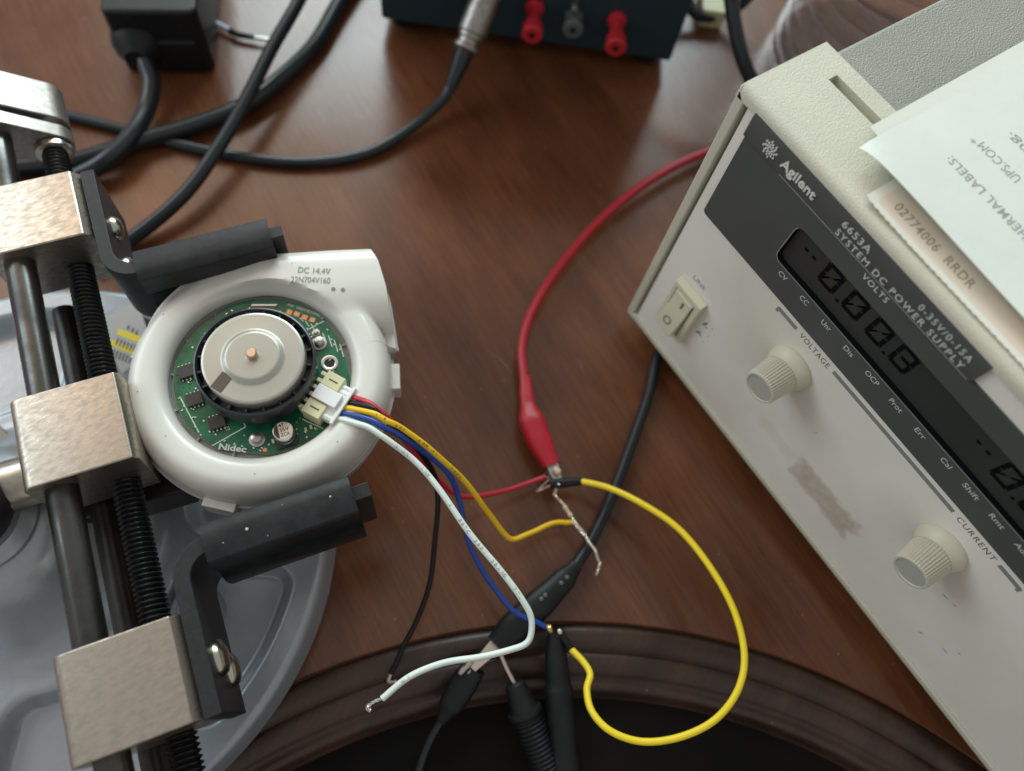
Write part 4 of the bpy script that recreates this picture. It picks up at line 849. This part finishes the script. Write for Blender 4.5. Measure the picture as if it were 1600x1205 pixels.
# ------------------------------------------------------------------ things at the back of the table
def cable(lab, pts, r, mt='cable', name='cable', n=16):
    return MB().tube(spline(PZ(pts), 10), r, n).build(name, mt, None, ang=70).tag(lab, 'cable', 'black cables at the back of the table')
cable('thick black cable sweeping from the top edge over the bright reflection to the vise', [(570, -60, 6), (530, 5, 5), (492, 70, 4.3), (440, 122, 4.3), (380, 166, 5), (300, 197, 5), (215, 222, 5), (150, 243, 4.4), (110, 252, 4.4), (0, 262, 4.4), (-80, 250, 4.4)], 4.0)
cable('straight black cable slanting across the other cables to the upper jaw', [(520, -120, 26), (470, -5, 22), (425, 75, 19), (385, 155, 16), (345, 225, 13), (300, 290, 10), (255, 335, 7), (200, 378, 4), (140, 420, 3.2)], 3.1)
bn = thing('bnc_cable', 'black coaxial cable with nickel connector plugged into the dark instrument', 'cable', P(720, 80, 15), 'black cables at the back of the table')
MB().tube(spline(PZ([(706, 132, 12), (690, 158, 8), (640, 202, 4), (572, 240, 3), (480, 254, 2.6), (380, 246, 2.6), (290, 228, 2.6), (200, 204, 2.6), (110, 182, 2.6), (0, 160, 2.6), (-80, 150, 2.6)]), 10), 2.55, 16).build('cable_jacket', 'cable', bn, ang=70)
FN = Vector((0.7768, -0.6297, 0)); FD = Vector((0.6297, 0.7768, 0)); BR = Vector((-106, 110.2, 0))       # instrument front: normal, direction along it
a = P(704, 136, 12); b = P(728, 76, 24)
MB().tube([a.lerp(b, k / 6) for k in range(7)], lambda t: 3.0 + 1.9 * t, 18).build('strain_boot', 'cable', bn)
d = b - a; d.normalize()
MB().lathe([(5.0, -1), (6.4, 0), (6.4, 1.5), (5.4, 2), (5.2, 4.5), (6.2, 5), (6.2, 7)], b, d, 20).build('connector_nut', 'nickel', bn, ang=25)
MB().lathe([(5.2, 6), (7.0, 7.5), (7.2, 18), (6.6, 22), (6.6, 34)], b, d, 24).build('connector_shell', 'nickel', bn)
ib = thing('instrument', 'dark instrument box with red binding posts along its front', 'instrument', BR + ZA * 8)
# box whose front face runs along FD
bx = MB(); bx.prism([(-150, 0), (0, 0), (0, -160), (-150, -160)], 8, 150, O=BR, X=FD, Y=FN); bx.build('case', 'box', ib, bevel=1.5)
for s_ in (-140, -12):
    for t_ in (-12, -148): MB().lathe([(7, 0), (7, 9)], BR + FD * s_ + FN * t_, n=16).build('rubber_foot', 'rubber', ib)
def bpost(u, v, z, mt, r_=4.6):
    tip = P(u, v, z); ln = (tip - BR).dot(FN); o_ = tip - FN * ln
    b = MB().lathe([(4.6, -.5), (4.6, 2.0), (r_ * .72, 2.4), (r_ * .74, ln * .45), (r_ * .95, ln * .62), (r_ * 1.08, ln * .7), (r_ * 1.1, ln - .6), (r_, ln)], o_, FN, 24).build('binding_post', mt, ib)
    MB().lathe([(1.7, 0), (1.7, .06), (.05, .07)], tip - FN * .0 + FN * .02, FN, 14).build('socket', 'thread', b)
bpost(831, 56, 29, 'post'); bpost(962, 76, 29, 'post'); bpost(895, 48, 27, 'smoke')
p = P(898, 18, 34); ln = (p - BR).dot(FN); MB().lathe([(2.2, 0), (2.2, ln * .6), (1.4, ln)], p - FN * ln, FN, 14).build('ground_terminal', 'steel', ib)
# black mains plug
mp_ = thing('power_adapter', 'black mains adapter block with a thick cord leaving below', 'power adapter', P(240, 30, 0))
c_ = P(232, 84, 16); dv = (P(245, -40, 16) - P(232, 84, 16)); dv.z = 0; dv.normalize(); sv = ZA.cross(dv)    # dv points away from the cord, sv to the left
b = MB(); b.prism(rrect(4, 90, -26, 15, 4), 0.5, 36, O=Vector((c_.x, c_.y, 0)), X=dv, Y=sv); b.prism(rrect(3, 30, -22, -3, 2), 0.5, 20, O=Vector((c_.x, c_.y, 0)), X=dv, Y=sv); b.build('adapter_body', 'rubber', mp_, bevel=4.0, seg=4)
MB().lathe([(5.0, -4), (6.5, -2), (9.5, 1), (11.6, 5), (12.4, 12), (12.4, 30)], Vector((c_.x, c_.y, 16)) + sv * 5, dv, 28).build('plug_barrel', 'rubber', mp_)
MB().tube(spline([Vector((c_.x, c_.y, 16)) + sv * 5 + dv * 4] + PZ([(228, 100, 14), (237, 130, 11), (230, 168, 8.5), (208, 208, 9), (172, 246, 9), (130, 272, 6), (60, 300, 4.2), (-40, 320, 4.2)]), 10), 4.0, 16).build('cord', 'cable', mp_, ang=70)
# slim probe lead by the adapter
tl = thing('thin_lead', 'thin pale blue lead with a dark grip and silver pin beside the adapter', 'test lead', P(370, 50, 2))
MB().tube(PZ([(300, 18, 3), (333, 34, 3), (362, 49, 3)]), 1.3, 10).build('insulation', 'pale', tl); MB().tube(PZ([(360, 48, 3), (372, 54, 3), (398, 59, 3)]), lambda t: 1.9 - .7 * t, 12).build('grip', 'rubber', tl)
MB().tube(PZ([(397, 59, 3), (420, 62, 3)]), .9, 10).build('pin', 'steel', tl)
# clear jar, vertical black cord and pale plug behind the power supply
jr = thing('clear_jar', 'clear ribbed plastic jar behind the power supply', 'jar', (-62, 212, 0))
pf = [(40, 0.5), (46, 3)]
for k in range(8): pf += [(47, 6 + k * 11), (48.5, 9 + k * 11), (47, 12 + k * 11), (45.5, 15 + k * 11)]
pf += [(42, 98), (34, 106), (30, 110), (30, 120)]
inr = [(r_ - 1.2, h) for r_, h in pf[1:]][::-1]
MB().lathe(pf + inr, (-62, 212, 0), n=64, cap0=True, cap1=True).build('jar_wall', 'jar', jr, ang=60)
MB().lathe([(32.5, 112), (33, 113), (33, 124), (31, 126), (.1, 126)], (-62, 212, 0), n=48).build('jar_lid', 'smoke', jr)
cable('black cord standing upright between the jar and the corner of the power supply', [(1128, -80, 60), (1141, -10, 50), (1148, 40, 42), (1158, 84, 34), (1172, 120, 26), (1196, 160, 16), (1220, 200, 6)], 3.6)
cable('small loop of black cord beside the dark instrument', [(1076, -60, 20), (1076, 0, 12), (1084, 20, 8), (1106, 27, 6), (1130, 22, 7), (1160, 6, 14), (1190, -30, 24)], 2.8)
pp_ = MB(); c_ = P(1112, 6, 6); pp_.prism(rrect(-7, 7, -12, 10, 2), 0.2, 11, O=Vector((c_.x, c_.y, 0)), X=FD, Y=-FN); pp_.build('pale_plug', 'cream', None, bevel=1).tag('pale cream plug block inside the cord loop at the back', 'plug')
